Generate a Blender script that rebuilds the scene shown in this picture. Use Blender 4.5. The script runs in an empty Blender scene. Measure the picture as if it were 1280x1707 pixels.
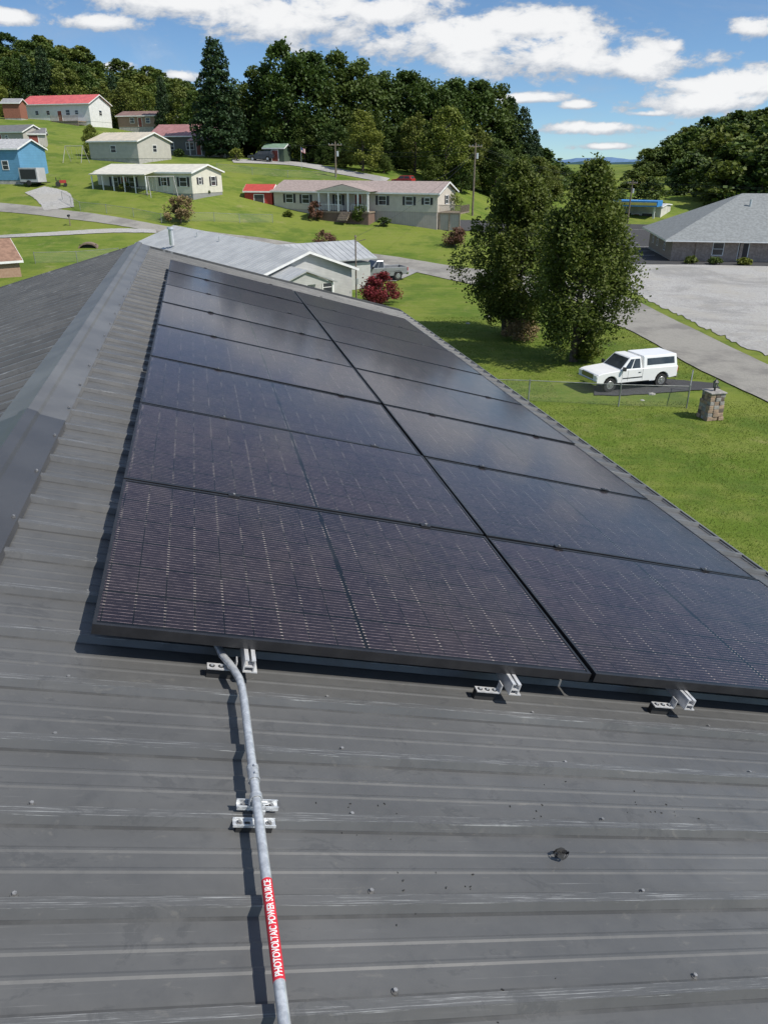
import bpy, bmesh, math, random
import numpy as np
from math import radians, sin, cos, pi, atan2
from mathutils import Vector, Matrix
random.seed(7); rng=np.random.default_rng(7)
S=bpy.context.scene
col=S.collection
# ------------------------------------------------------------------ survey helpers
FX=1250.0; PITCH=radians(25.1); CZ=11.5
def ray(u,v):
    x=(u-640)/FX; y=(853.5-v)/FX
    return Vector((x,cos(PITCH)+y*sin(PITCH),-sin(PITCH)+y*cos(PITCH)))
def dp(u,v,d):
    r=ray(u,v)*d; return Vector((r.x,r.y,r.z+CZ))
def zp(u,v,z):
    r=ray(u,v); return r*((z-CZ)/r.z)+Vector((0,0,CZ))
# ------------------------------------------------------------------ materials
def newmat(name):
    m=bpy.data.materials.new(name); m.use_nodes=True
    nt=m.node_tree; b=nt.nodes['Principled BSDF']; return m,nt,b
def ND(nt,t,**k):
    n=nt.nodes.new(t)
    for a,v in k.items(): setattr(n,a,v)
    return n
def mth(nt,op,a,b=None,c=None,clamp=False):
    n=nt.nodes.new('ShaderNodeMath'); n.operation=op; n.use_clamp=clamp
    for i,x in enumerate((a,b,c)):
        if x is None: continue
        if isinstance(x,(int,float)): n.inputs[i].default_value=x
        else: nt.links.new(x,n.inputs[i])
    return n.outputs[0]
def mixc(nt,f,a,b,blend='MIX'):
    n=nt.nodes.new('ShaderNodeMix'); n.data_type='RGBA'; n.blend_type=blend
    for i,x in ((0,f),(6,a),(7,b)):
        if isinstance(x,(int,float)): n.inputs[i].default_value=x
        elif isinstance(x,(tuple,list)): n.inputs[i].default_value=tuple(x)+((1,) if len(x)==3 else ())
        else: nt.links.new(x,n.inputs[i])
    return n.outputs[2]
def noise(nt,vec,scale,detail=5,rough=.55,dist=0):
    n=nt.nodes.new('ShaderNodeTexNoise'); n.inputs['Scale'].default_value=scale
    n.inputs['Detail'].default_value=detail; n.inputs['Roughness'].default_value=rough
    n.inputs['Distortion'].default_value=dist
    if vec is not None: nt.links.new(vec,n.inputs['Vector'])
    return n.outputs[0]
def ramp(nt,x,a,b):
    n=nt.nodes.new('ShaderNodeMapRange'); n.inputs[1].default_value=a; n.inputs[2].default_value=b
    n.interpolation_type='SMOOTHSTEP'; nt.links.new(x,n.inputs[0]); return n.outputs[0]
def ocoord(nt,scale=(1,1,1)):
    t=ND(nt,'ShaderNodeTexCoord'); m=ND(nt,'ShaderNodeMapping'); m.inputs['Scale'].default_value=scale
    nt.links.new(t.outputs['Object'],m.inputs['Vector']); return m.outputs[0]
def bump(nt,b,h,dist,strength=.6):
    n=ND(nt,'ShaderNodeBump'); n.inputs['Distance'].default_value=dist; n.inputs['Strength'].default_value=strength
    nt.links.new(h,n.inputs['Height']); nt.links.new(n.outputs[0],b.inputs['Normal'])
def M(name,c1,c2=None,scale=4,rough=.6,metal=0,bd=0,bs=30,spec=.5,vs=(1,1,1)):
    m,nt,b=newmat(name); c2=c2 or tuple(x*.78 for x in c1)
    oc=ocoord(nt,vs); n=noise(nt,oc,scale,6)
    nt.links.new(mixc(nt,ramp(nt,n,.35,.65),c2,c1),b.inputs['Base Color'])
    b.inputs['Roughness'].default_value=rough; b.inputs['Metallic'].default_value=metal
    b.inputs['Specular IOR Level'].default_value=spec
    if bd: bump(nt,b,noise(nt,oc,bs,4),bd)
    return m
def M_siding(name,c,pitch=.2,axis=2,depth=.02,rough=.6):
    m,nt,b=newmat(name); oc=ocoord(nt); sp=ND(nt,'ShaderNodeSeparateXYZ'); nt.links.new(oc,sp.inputs[0])
    fr=mth(nt,'FRACT',mth(nt,'DIVIDE',sp.outputs[axis],pitch))
    n=noise(nt,oc,1.5,6)
    base=mixc(nt,ramp(nt,n,.3,.7),tuple(x*.88 for x in c),c)
    line=mth(nt,'LESS_THAN',fr,.12)
    nt.links.new(mixc(nt,line,base,tuple(x*.6 for x in c)),b.inputs['Base Color'])
    b.inputs['Roughness'].default_value=rough
    bump(nt,b,fr,depth,.4); return m
glass=M('window_glass',(.02,.025,.03),(.05,.055,.06),1.2,.08)
white=M('white_trim',(.80,.80,.78),(.70,.70,.68),2,.5)
black=M('black_rubber',(.02,.02,.02),(.03,.03,.03),5,.7)
chrome=M('chrome',(.7,.7,.7),(.6,.6,.6),5,.2,1)
galv=M('galvanised_steel',(.66,.68,.69),(.46,.48,.50),70,.33,.45)
dull=M('dull_zinc',(.32,.32,.32),(.18,.18,.18),90,.42,.3)
alu=M('aluminium',(.78,.78,.78),(.62,.62,.62),40,.33,.45)
darkfr=M('black_frame',(.014,.014,.016),(.022,.022,.024),10,.4)
wood=M('weathered_wood',(.28,.22,.16),(.16,.13,.1),6,.85)
concrete=M('concrete',(.42,.41,.38),(.3,.29,.27),3,.9,0,.01,40)
# ------------------------------------------------------------------ mesh builder
class MB:
    def __init__(s): s.v=[];s.f=[];s.m=[]
    def face(s,pts,m=0):
        k=len(s.v); s.v+= [tuple(p) for p in pts]; s.f.append(tuple(range(k,k+len(pts)))); s.m.append(m)
    def prism(s,pts,vec,m=0):
        vec=Vector(vec); k=len(s.v); n=len(pts); pts=[Vector(p) for p in pts]
        s.v+=[tuple(p) for p in pts]+[tuple(p+vec) for p in pts]
        s.f.append(tuple(range(k,k+n))[::-1]); s.f.append(tuple(range(k+n,k+2*n)))
        for i in range(n):
            j=(i+1)%n; s.f.append((k+i,k+j,k+n+j,k+n+i))
        s.m+=[m]*(n+2)
    def hexa(s,p,m=0):
        k=len(s.v); s.v+=[tuple(x) for x in p]
        for q in ((0,3,2,1),(4,5,6,7),(0,1,5,4),(1,2,6,5),(2,3,7,6),(3,0,4,7)): s.f.append(tuple(k+i for i in q)); s.m.append(m)
    def box(s,c,d,m=0,rot=None):
        p=[Vector((x*d[0]/2,y*d[1]/2,z*d[2]/2)) for z in (-1,1) for x,y in ((-1,-1),(1,-1),(1,1),(-1,1))]
        if rot is not None: p=[rot@q for q in p]
        s.hexa([q+Vector(c) for q in p],m)
    def cyl(s,p0,p1,r0,r1=None,n=12,m=0,caps=True):
        r1=r0 if r1 is None else r1
        p0=Vector(p0);p1=Vector(p1);d=(p1-p0).normalized()
        a=d.orthogonal().normalized(); b=d.cross(a); k=len(s.v)
        for p,r in ((p0,r0),(p1,r1)):
            for i in range(n):
                t=2*pi*i/n; s.v.append(tuple(p+a*(r*cos(t))+b*(r*sin(t))))
        for i in range(n):
            j=(i+1)%n; s.f.append((k+i,k+j,k+n+j,k+n+i)); s.m.append(m)
        if caps:
            s.f.append(tuple(range(k,k+n))[::-1]); s.f.append(tuple(range(k+n,k+2*n))); s.m+=[m,m]
    def tube(s,pts,r,n=14,m=0):
        pts=[Vector(p) for p in pts]; k=len(s.v); ref=Vector((0,0,1))
        for i,p in enumerate(pts):
            d=(pts[min(i+1,len(pts)-1)]-pts[max(i-1,0)]).normalized()
            a=d.cross(ref).normalized(); b=a.cross(d)
            for q in range(n):
                t=2*pi*q/n; s.v.append(tuple(p+a*(r*cos(t))+b*(r*sin(t))))
        for i in range(len(pts)-1):
            for q in range(n):
                j=(q+1)%n; s.f.append((k+i*n+q,k+i*n+j,k+(i+1)*n+j,k+(i+1)*n+q)); s.m.append(m)
        s.f.append(tuple(range(k,k+n))); s.f.append(tuple(range(k+(len(pts)-1)*n,k+len(pts)*n))); s.m+=[m,m]
    def inset(s,q,fx,fy,off,m=0):
        a,b,c,d=[Vector(x) for x in q]
        n=(b-a).cross(d-a).normalized()
        def P(x,y): return (a*(1-x)+b*x)*(1-y)+(d*(1-x)+c*x)*y
        x0,x1=fx; y0,y1=fy
        pts=[P(x0,y0),P(x1,y0),P(x1,y1),P(x0,y1)]
        s.prism([p-n*.02 for p in pts],n*(off+.02),m)
    def make(s,name,mats,parent=None,matrix=None,bevel=0,smooth=False):
        me=bpy.data.meshes.new(name); me.from_pydata(s.v,[],s.f)
        for m in mats: me.materials.append(m)
        me.polygons.foreach_set('material_index',s.m)
        bm=bmesh.new(); bm.from_mesh(me); bmesh.ops.recalc_face_normals(bm,faces=bm.faces); bm.to_mesh(me); bm.free()
        if smooth:
            me.polygons.foreach_set('use_smooth',[True]*len(me.polygons))
            try: me.set_sharp_from_angle(angle=radians(35))
            except Exception: pass
        o=bpy.data.objects.new(name,me); col.objects.link(o)
        if parent: o.parent=parent
        if matrix is not None: o.matrix_local=matrix
        if bevel:
            b=o.modifiers.new('bevel','BEVEL'); b.width=bevel; b.segments=2; b.limit_method='ANGLE'; b.angle_limit=radians(40)
        return o
def empty(name,loc=(0,0,0),rz=0,scale=1):
    o=bpy.data.objects.new(name,None); o.location=loc; o.rotation_euler=(0,0,rz); o.scale=(scale,)*3
    o.empty_display_size=.1; col.objects.link(o); return o
# ------------------------------------------------------------------ terrain
CP=[]
for x in (-20,0,20,40,65):
    for y in (-40,-5,20,40,58): CP.append((x,y,0))
for x in (28,45,80):
    for y in (80,105,135): CP.append((x,y,0))
CP+=[(14,70,0),(10,80,0),(-4,68,.1),(-12,60,.2),(-45,20,.5),(-45,55,1.5),(-90,40,2)]
for q in [(760,440,86),(660,437,90),(560,424,92),(450,408,93),(380,398,93.6),(270,383,94),(130,362,97),(0,347,102),(-250,330,108),
 (728,380,104),(458,352,112),(600,368,107),(600,400,97),(420,370,104),(160,310,108),(350,323,105),(0,300,112),(30,330,105),(-200,290,118),
 (240,257,145),(385,259,140),(100,201,170),(-150,190,175),(40,247,135),(500,272,140),(750,303,132),(900,335,150),(560,290,126),
 (150,400,88),(100,430,80),(300,342,100)]: CP.append(tuple(dp(*q)))
for u,v,d,dz in [(10,70,430,-9),(110,84,415,-9),(-350,80,420,-9),(230,130,390,-10),(330,180,300,-12),(0,150,240,-6),(200,180,230,-8),(500,238,230,-6),(750,262,230,0),
  (980,300,260,0),(980,291,420,0),(940,290,420,0),(1040,291,420,0),(1000,285,600,0),(900,285,600,0),(1100,285,600,0),(1000,281,850,0),(850,281,850,0),(1150,281,850,0),
  (1280,250,250,0),(1170,256,255,0),(1600,240,250,0),(1250,318,175,0),(1600,318,160,0),(1020,318,190,0)]:
    p=dp(u,v,d); CP.append((p.x,p.y,p.z+dz))
for i in range(14):
    t=2*pi*i/14; CP.append((1200*sin(t),1200*cos(t),0))
CP=np.array(CP); CC=14.0
def phi(x0,y0,x1,y1): return np.sqrt((x0-x1)**2+(y0-y1)**2+CC*CC)
A=phi(CP[:,0][:,None],CP[:,1][:,None],CP[:,0][None],CP[:,1][None])
n_=len(CP); AA=np.zeros((n_+1,n_+1)); AA[:n_,:n_]=A-np.eye(n_)*1.5; AA[:n_,n_]=1; AA[n_,:n_]=1
W=np.linalg.solve(AA,np.append(CP[:,2],0))
def tz(x,y):
    x=np.asarray(x,float); y=np.asarray(y,float)
    r=(W[:n_]*phi(x[...,None],y[...,None],CP[:,0],CP[:,1])).sum(-1)+W[n_]
    R=np.sqrt(x*x+y*y); k=np.clip((R-700)/500,0,1)
    return r*(1-k)
def gp(u,v):
    r=ray(u,v); l=np.arange(12,700,.25); z=tz(r.x*l,r.y*l); h=CZ+r.z*l-z
    i=int(np.argmax(h<0)) if (h<0).any() else len(l)-1
    return Vector((r.x*l[i],r.y*l[i],float(z[i])))
def axis(a,b,st,far):
    c=list(np.arange(a,b+.1,st)); d=st; x=b; o=[]
    while x<far: d*=1.22; x+=d; o.append(x)
    d=st; x=a; p=[]
    while x>-far: d*=1.22; x-=d; p.append(x)
    return np.array(p[::-1]+c+o)
gx=axis(-80,90,1.6,6000); gy=axis(-15,190,1.6,6000)
X,Y=np.meshgrid(gx,gy); Z=tz(X,Y)
nx=len(gx); ny=len(gy)
me=bpy.data.meshes.new('ground')
vv=np.stack([X,Y,Z],-1).reshape(-1,3)
I=np.arange(nx*ny).reshape(ny,nx)
ff=np.stack([I[:-1,:-1],I[:-1,1:],I[1:,1:],I[1:,:-1]],-1).reshape(-1,4)
me.from_pydata(vv.tolist(),[],ff.tolist()); me.polygons.foreach_set('use_smooth',[True]*len(ff))
ground=bpy.data.objects.new('ground',me); col.objects.link(ground)
def grassmat():
    m,nt,b=newmat('grass'); oc=ocoord(nt)
    big=noise(nt,oc,.06,5,.6); mid=noise(nt,oc,.8,7,.7); fine=noise(nt,oc,12,4,.7); mow=noise(nt,ocoord(nt,(.12,1.1,1)),.8,4,.6)
    c=mixc(nt,ramp(nt,big,.35,.65),(.095,.155,.018),(.175,.21,.036))
    c=mixc(nt,mth(nt,'MULTIPLY',ramp(nt,mow,.45,.62),.4),c,(.20,.23,.05))
    c=mixc(nt,mth(nt,'MULTIPLY',ramp(nt,mid,.45,.7),.8),c,(.20,.215,.055))
    pat=noise(nt,oc,.18,8,.7); c=mixc(nt,mth(nt,'MULTIPLY',ramp(nt,pat,.48,.62),.6),c,(.06,.115,.016))
    c=mixc(nt,mth(nt,'MULTIPLY',ramp(nt,fine,.45,.75),.5),c,(.05,.09,.012))
    dry=ramp(nt,noise(nt,oc,.3,9,.75),.57,.70)
    c=mixc(nt,mth(nt,'MULTIPLY',dry,.5),c,(.29,.24,.13))
    nt.links.new(c,b.inputs['Base Color']); b.inputs['Roughness'].default_value=.95; b.inputs['Specular IOR Level'].default_value=.15
    bump(nt,b,fine,.06,.9); return m
me.materials.append(grassmat())
def gravelmat(name,c1,c2,c3,grassy=0,tracks=0):
    m,nt,b=newmat(name); oc=ocoord(nt)
    f=noise(nt,oc,7,6,.85); mdm=noise(nt,oc,.22,8,.7)
    c=mixc(nt,ramp(nt,f,.3,.7),c1,c2); c=mixc(nt,ramp(nt,mdm,.45,.62),c,c3)
    if tracks:
        tn=noise(nt,oc,.09,9,.72,.8); c=mixc(nt,mth(nt,'MULTIPLY',ramp(nt,tn,.47,.62),.5),c,tuple(x*.72 for x in c1))
        f2=noise(nt,oc,2.2,8,.85); c=mixc(nt,mth(nt,'MULTIPLY',ramp(nt,f2,.5,.62),.4),c,tuple(x*.8 for x in c1))
    if grassy:
        g=ramp(nt,noise(nt,oc,.28,10,.8),.60,.70); c=mixc(nt,mth(nt,'MULTIPLY',g,.7),c,(.16,.175,.07))
    nt.links.new(c,b.inputs['Base Color']); b.inputs['Roughness'].default_value=.92; b.inputs['Specular IOR Level'].default_value=.2
    bump(nt,b,f,.05,.9); return m
gravel=gravelmat('gravel',(.24,.235,.225),(.50,.49,.47),(.37,.355,.325),1,1)
oldasph=gravelmat('worn_asphalt',(.24,.23,.205),(.32,.305,.275),(.20,.19,.175))
newasph=gravelmat('dark_asphalt',(.05,.05,.053),(.08,.08,.082),(.06,.06,.062))
def strip(name,L,R,mat,off=.05,ns=60,nc=10,jit=.12):
    def res(P):
        P=[Vector((p[0],p[1])) for p in P]; d=[0]
        for i in range(1,len(P)): d.append(d[-1]+(P[i]-P[i-1]).length)
        out=[]
        for k in range(ns+1):
            t=d[-1]*k/ns; i=max(j for j in range(len(P)-1) if d[j]<=t+1e-6)
            f=(t-d[i])/(d[i+1]-d[i]); p0=P[max(i-1,0)];p1=P[i];p2=P[i+1];p3=P[min(i+2,len(P)-1)]
            out.append(.5*((2*p1)+(p2-p0)*f+(2*p0-5*p1+4*p2-p3)*f*f+(3*p1-p0-3*p2+p3)*f**3))
        return out
    l=res(L); r=res(R); vs=[]
    for i in range(ns+1):
        for j in range(nc+1):
            w=0
            if 0<i<ns and j in(0,nc): w=(random.random()-.5)*jit
            p=l[i].lerp(r[i],j/nc+w/ max(1,(l[i]-r[i]).length)); vs.append((p.x,p.y))
    a=np.array(vs); z=tz(a[:,0],a[:,1])+off
    v3=[(x,y,float(q)) for (x,y),q in zip(vs,z)]
    fs=[(i*(nc+1)+j,i*(nc+1)+j+1,(i+1)*(nc+1)+j+1,(i+1)*(nc+1)+j) for i in range(ns) for j in range(nc)]
    me=bpy.data.meshes.new(name); me.from_pydata(v3,[],fs); me.materials.append(mat)
    if me.polygons[0].normal.z<0: me.flip_normals()
    o=bpy.data.objects.new(name,me); col.objects.link(o); return o
G=lambda L:[gp(*q) for q in L]
strip('road',G([(1500,790),(1280,674),(1150,610),(1040,548),(900,500),(780,474),(660,448),(560,433),(450,414),(380,403),(270,389),(130,368),(0,354),(-250,336)]),
      G([(1500,705),(1280,610),(1130,538),(1030,492),(900,462),(780,448),(660,429),(560,416),(450,400),(380,391),(270,377),(130,354),(0,339),(-250,322)]),oldasph,.06,160)
strip('gravel_lot',G([(1040,480),(1130,526),(1280,596),(1500,690)]),G([(1040,440),(1150,441),(1300,444),(1560,450)]),gravel,.045,90,40,1.2)
strip('parking_lot',G([(1034,441),(1150,442),(1300,445),(1560,451)]),G([(1040,374),(1110,376),(1200,378),(1400,382)]),newasph,.075,60,30)
strip('side_street',G([(745,384),(850,392),(960,400),(1045,412)]),G([(755,368),(850,374),(960,378),(1045,384)]),newasph,.07,40,8)
strip('driveway',G([(42,322),(62,335),(75,352)]),G([(75,312),(115,322),(125,346)]),gravel,.07,30,8)
strip('path',G([(0,393),(90,388),(180,382),(260,384)]),G([(0,398),(90,394),(190,389),(262,390)]),gravel,.07,40,4)
strip('hill_drive',G([(390,272),(480,276),(560,290),(640,306)]),G([(385,266),(490,270),(570,283),(650,298)]),gravel,.08,40,5)
strip('truck_pad',G([(985,630),(1040,630),(1110,634),(1190,640)]),G([(990,660),(1040,660),(1110,656),(1200,650)]),newasph,.05,20,6)
strip('pickup_driveway',G([(560,470),(600,468),(660,470)]),G([(590,434),(640,440),(700,452)]),gravel,.07,20,6)
mk=MB()
for i in range(7):
    a=gp(1046+i*1.5,384+i*7.2); b=a+Vector((3.0,.3,0)); 
    mk.face([(a.x,a.y,a.z+.10),(b.x,b.y,b.z+.10),(b.x,b.y+.14,b.z+.10),(a.x,a.y+.14,a.z+.10)])
mk.make('parking_markings',[white])
# ------------------------------------------------------------------ our building + roof
TH=radians(15.6); YAW=radians(13.04)
bld=empty('metal_roof_building',(0,0,CZ),YAW)
FR=Matrix.Translation((0,0,CZ))@Matrix.Rotation(YAW,4,'Z')
TR=Matrix.Translation((0,0,-1.5))@Matrix.Rotation(TH,4,'Y')          # right slope frame (s,b,h)
SP=-.997
PK=Vector((-.96,0,-1.5+.96*math.tan(TH)))
TL=Matrix.Translation(PK)@Matrix.Rotation(-TH,4,'Y')
def roofmat():
    m,nt,b=newmat('charcoal_metal_roof'); oc=ocoord(nt)
    n1=noise(nt,oc,1.3,7,.65); n2=noise(nt,oc,9,6,.7)
    st=noise(nt,ocoord(nt,(1.1,34,1)),2.2,6,.65); st2=noise(nt,ocoord(nt,(.5,90,1)),3,4,.7)
    c=mixc(nt,ramp(nt,n1,.3,.7),(.080,.081,.081),(.112,.112,.110))
    c=mixc(nt,mth(nt,'MULTIPLY',ramp(nt,n2,.5,.8),.45),c,(.050,.052,.055))
    sm=mth(nt,'MULTIPLY',ramp(nt,st,.58,.72),ramp(nt,n1,.42,.62))
    c=mixc(nt,mth(nt,'MULTIPLY',sm,.2),c,(.24,.24,.235))
    sm2=mth(nt,'MULTIPLY',ramp(nt,st2,.62,.70),ramp(nt,noise(nt,oc,2.3,4),.5,.62))
    c=mixc(nt,mth(nt,'MULTIPLY',sm2,.4),c,(.40,.40,.39))
    sp=ND(nt,'ShaderNodeSeparateXYZ'); t=ND(nt,'ShaderNodeTexCoord'); nt.links.new(t.outputs['Object'],sp.inputs[0])
    fr=mth(nt,'FRACT',mth(nt,'DIVIDE',mth(nt,'SUBTRACT',sp.outputs[1],1.894-.1215),.243))
    dist=mth(nt,'ABSOLUTE',mth(nt,'SUBTRACT',fr,.5))
    near=mth(nt,'LESS_THAN',dist,.06)
    rs=mth(nt,'MULTIPLY',near,ramp(nt,noise(nt,ocoord(nt,(2.2,150,1)),1.6,5,.8),.54,.63))
    c=mixc(nt,mth(nt,'MULTIPLY',rs,.5),c,(.42,.43,.43))
    # rib shade painted into the colour along each foot, broken by noise
    foot=mth(nt,'MULTIPLY',mth(nt,'MULTIPLY',mth(nt,'GREATER_THAN',dist,.095),mth(nt,'LESS_THAN',dist,.135)),ramp(nt,noise(nt,oc,4,5,.7),.3,.6))
    c=mixc(nt,mth(nt,'MULTIPLY',foot,.55),c,(.030,.030,.030))
    v=noise(nt,ocoord(nt,(1,1.6,1)),5.5,9,.75,.6); c=mixc(nt,mth(nt,'MULTIPLY',ramp(nt,v,.56,.62),.4),c,(.05,.052,.055))
    v2=noise(nt,ocoord(nt,(1,2.4,1)),11,6,.7,.4); c=mixc(nt,mth(nt,'MULTIPLY',ramp(nt,v2,.60,.7),.3),c,(.19,.18,.16))
    nt.links.new(c,b.inputs['Base Color'])
    rr=ND(nt,'ShaderNodeMapRange'); nt.links.new(v,rr.inputs[0]); rr.inputs[1].default_value=.35; rr.inputs[2].default_value=.65; rr.inputs[3].default_value=.32; rr.inputs[4].default_value=.54
    nt.links.new(rr.outputs[0],b.inputs['Roughness']); b.inputs['Specular IOR Level'].default_value=.5
    bump(nt,b,noise(nt,ocoord(nt,(.6,3,1)),1.6,3),.02,.35); return m
roofm=roofmat()
RP=.243; RB0=1.894
def roofsheet(name,s0,s1,b0,b1,M4,mat,H=.022):
    prof=[]
    k0=math.floor((RB0-b1)/RP)-1; k1=math.ceil((RB0-b0)/RP)+1
    q=H*.1
    for k in range(k1,k0,-1):
        c=RB0-k*RP
        for db,h in ((-.024,0),(-.013,H),(.013,H),(.024,0),(.088,0),(.094,q),(.100,q),(.106,0),(.143,0),(.149,q),(.155,q),(.161,0)):
            prof.append((c+db,h))
    prof=[p for p in prof if b0<=p[0]<=b1]
    prof=[(b0,0)]+prof+[(b1,0)]
    nseg=8; vs=[];fs=[];n=len(prof)
    for i in range(nseg+1):
        s=s0+(s1-s0)*i/nseg
        for (bb,h) in prof: vs.append((s,bb,h))
    for i in range(nseg):
        for j in range(n-1): fs.append((i*n+j,(i+1)*n+j,(i+1)*n+j+1,i*n+j+1))
    me=bpy.data.meshes.new(name); me.from_pydata(vs,[],fs); me.materials.append(mat)
    o=bpy.data.objects.new(name,me); col.objects.link(o); o.parent=bld; o.matrix_local=M4
    return o
SE=3.50; BF=13.3; BN=-5
roofsheet('roof_slope_right',SP+.005,SE,BN,BF,TR,roofm)
roofsheet('roof_slope_left',-4.6,-.005,BN,BF,TL,roofm,.03)
aE=3.2; aW=-.96*2-3.2; zb=-CZ-1
mb=MB(); mb.prism([(aW,BN+.3,zb),(aE,BN+.3,zb),(aE,BN+.3,-2.5),(-.96,BN+.3,-1.36),(aW,BN+.3,-2.5)],(0,BF-BN-.6,0))
mb.make('walls',[M_siding('wall_siding',(.55,.54,.5))],bld)
mb=MB(); mb.box((SE+.012,(BN+BF)/2,-.06),(.02,BF-BN+.04,.16),0); mb.box((SE+.075,(BN+BF)/2,-.1),(.11,BF-BN,.012),1)
mb.box((SE+.135,(BN+BF)/2,-.065),(.012,BF-BN,.085),1); mb.box((SE+.02,(BN+BF)/2,.005),(.05,BF-BN,.006),1)
mb.make('gutter',[roofm,M('gutter_grey',(.42,.43,.43),(.34,.35,.35),4,.4)],bld,TR)
mb=MB(); 
for Mx,s0,s1 in ((TR,SP,SE),(TL,-4.6,0)):
    pts=[Mx@Vector(q) for q in ((s0,BF+.01,-.12),(s1,BF+.01,-.12),(s1,BF+.01,.03),(s0,BF+.01,.03))]
    mb.prism(pts,(0,.02,0))
mb.make('rake_trim',[roofm],bld)
capm=M('ridge_cap_metal',(.135,.135,.133),(.10,.10,.10),2.5,.4,0,.004,3)
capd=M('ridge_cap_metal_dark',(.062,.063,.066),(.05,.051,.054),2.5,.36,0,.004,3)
def cap(b0,b1,dh,m):
    t=math.tan(TH); W1=.172
    def pt(d,h): return (PK.x+d,PK.z-abs(d)*t+h)
    pr=[pt(-W1-.006,.010),pt(-W1,.034),pt(-W1+.028,.035),pt(-.055,.040),pt(-.045,.053),pt(0,.058),pt(.045,.050),pt(.055,.036),pt(W1-.028,.026),pt(W1,.025),pt(W1+.006,.004)]
    mb=MB(); n=len(pr)
    for i in range(n-1):
        (x0,z0),(x1,z1)=pr[i],pr[i+1]
        mb.face([(x0,b0,z0+dh),(x1,b0,z1+dh),(x1,b1,z1+dh),(x0,b1,z0+dh)])
        mb.face([(x0,b1,z0+dh),(x1,b1,z1+dh),(x1,b1,z1+dh-.006),(x0,b1,z0+dh-.006)])
    return mb.make('ridge_cap',[m],bld)
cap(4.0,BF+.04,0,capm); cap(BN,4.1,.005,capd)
mb=MB()
def screw(s,b,h=0):
    mb.cyl((s,b,h),(s,b,h+.0025),.009,.008,10,1); mb.cyl((s,b,h+.0025),(s,b,h+.009),.0055,.005,6,0)
for k in range(-46,26):
    b=1.929-RP*k
    if b<BN or b>BF: continue
    for s in (-.516,.266,1.03,1.80,2.56,3.3):
        screw(s+random.uniform(-.012,.012),b+random.uniform(-.006,.006))
    if k%2==0: screw(-.84+random.uniform(-.003,.003),RB0-RP*k,.030)
mb.make('roof_screws',[dull,M('washer',(.07,.07,.07),(.12,.12,.12),50,.5)],bld,TR,smooth=False)
mb=MB()
for k in range(-46,26):
    b=1.929-RP*k
    if b<BN or b>BF: continue
    for s in (-.5,-1.25,-2.0,-2.8): screw(s,b)
mb.make('roof_screws_left',[dull,dull],bld,TL)
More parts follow.
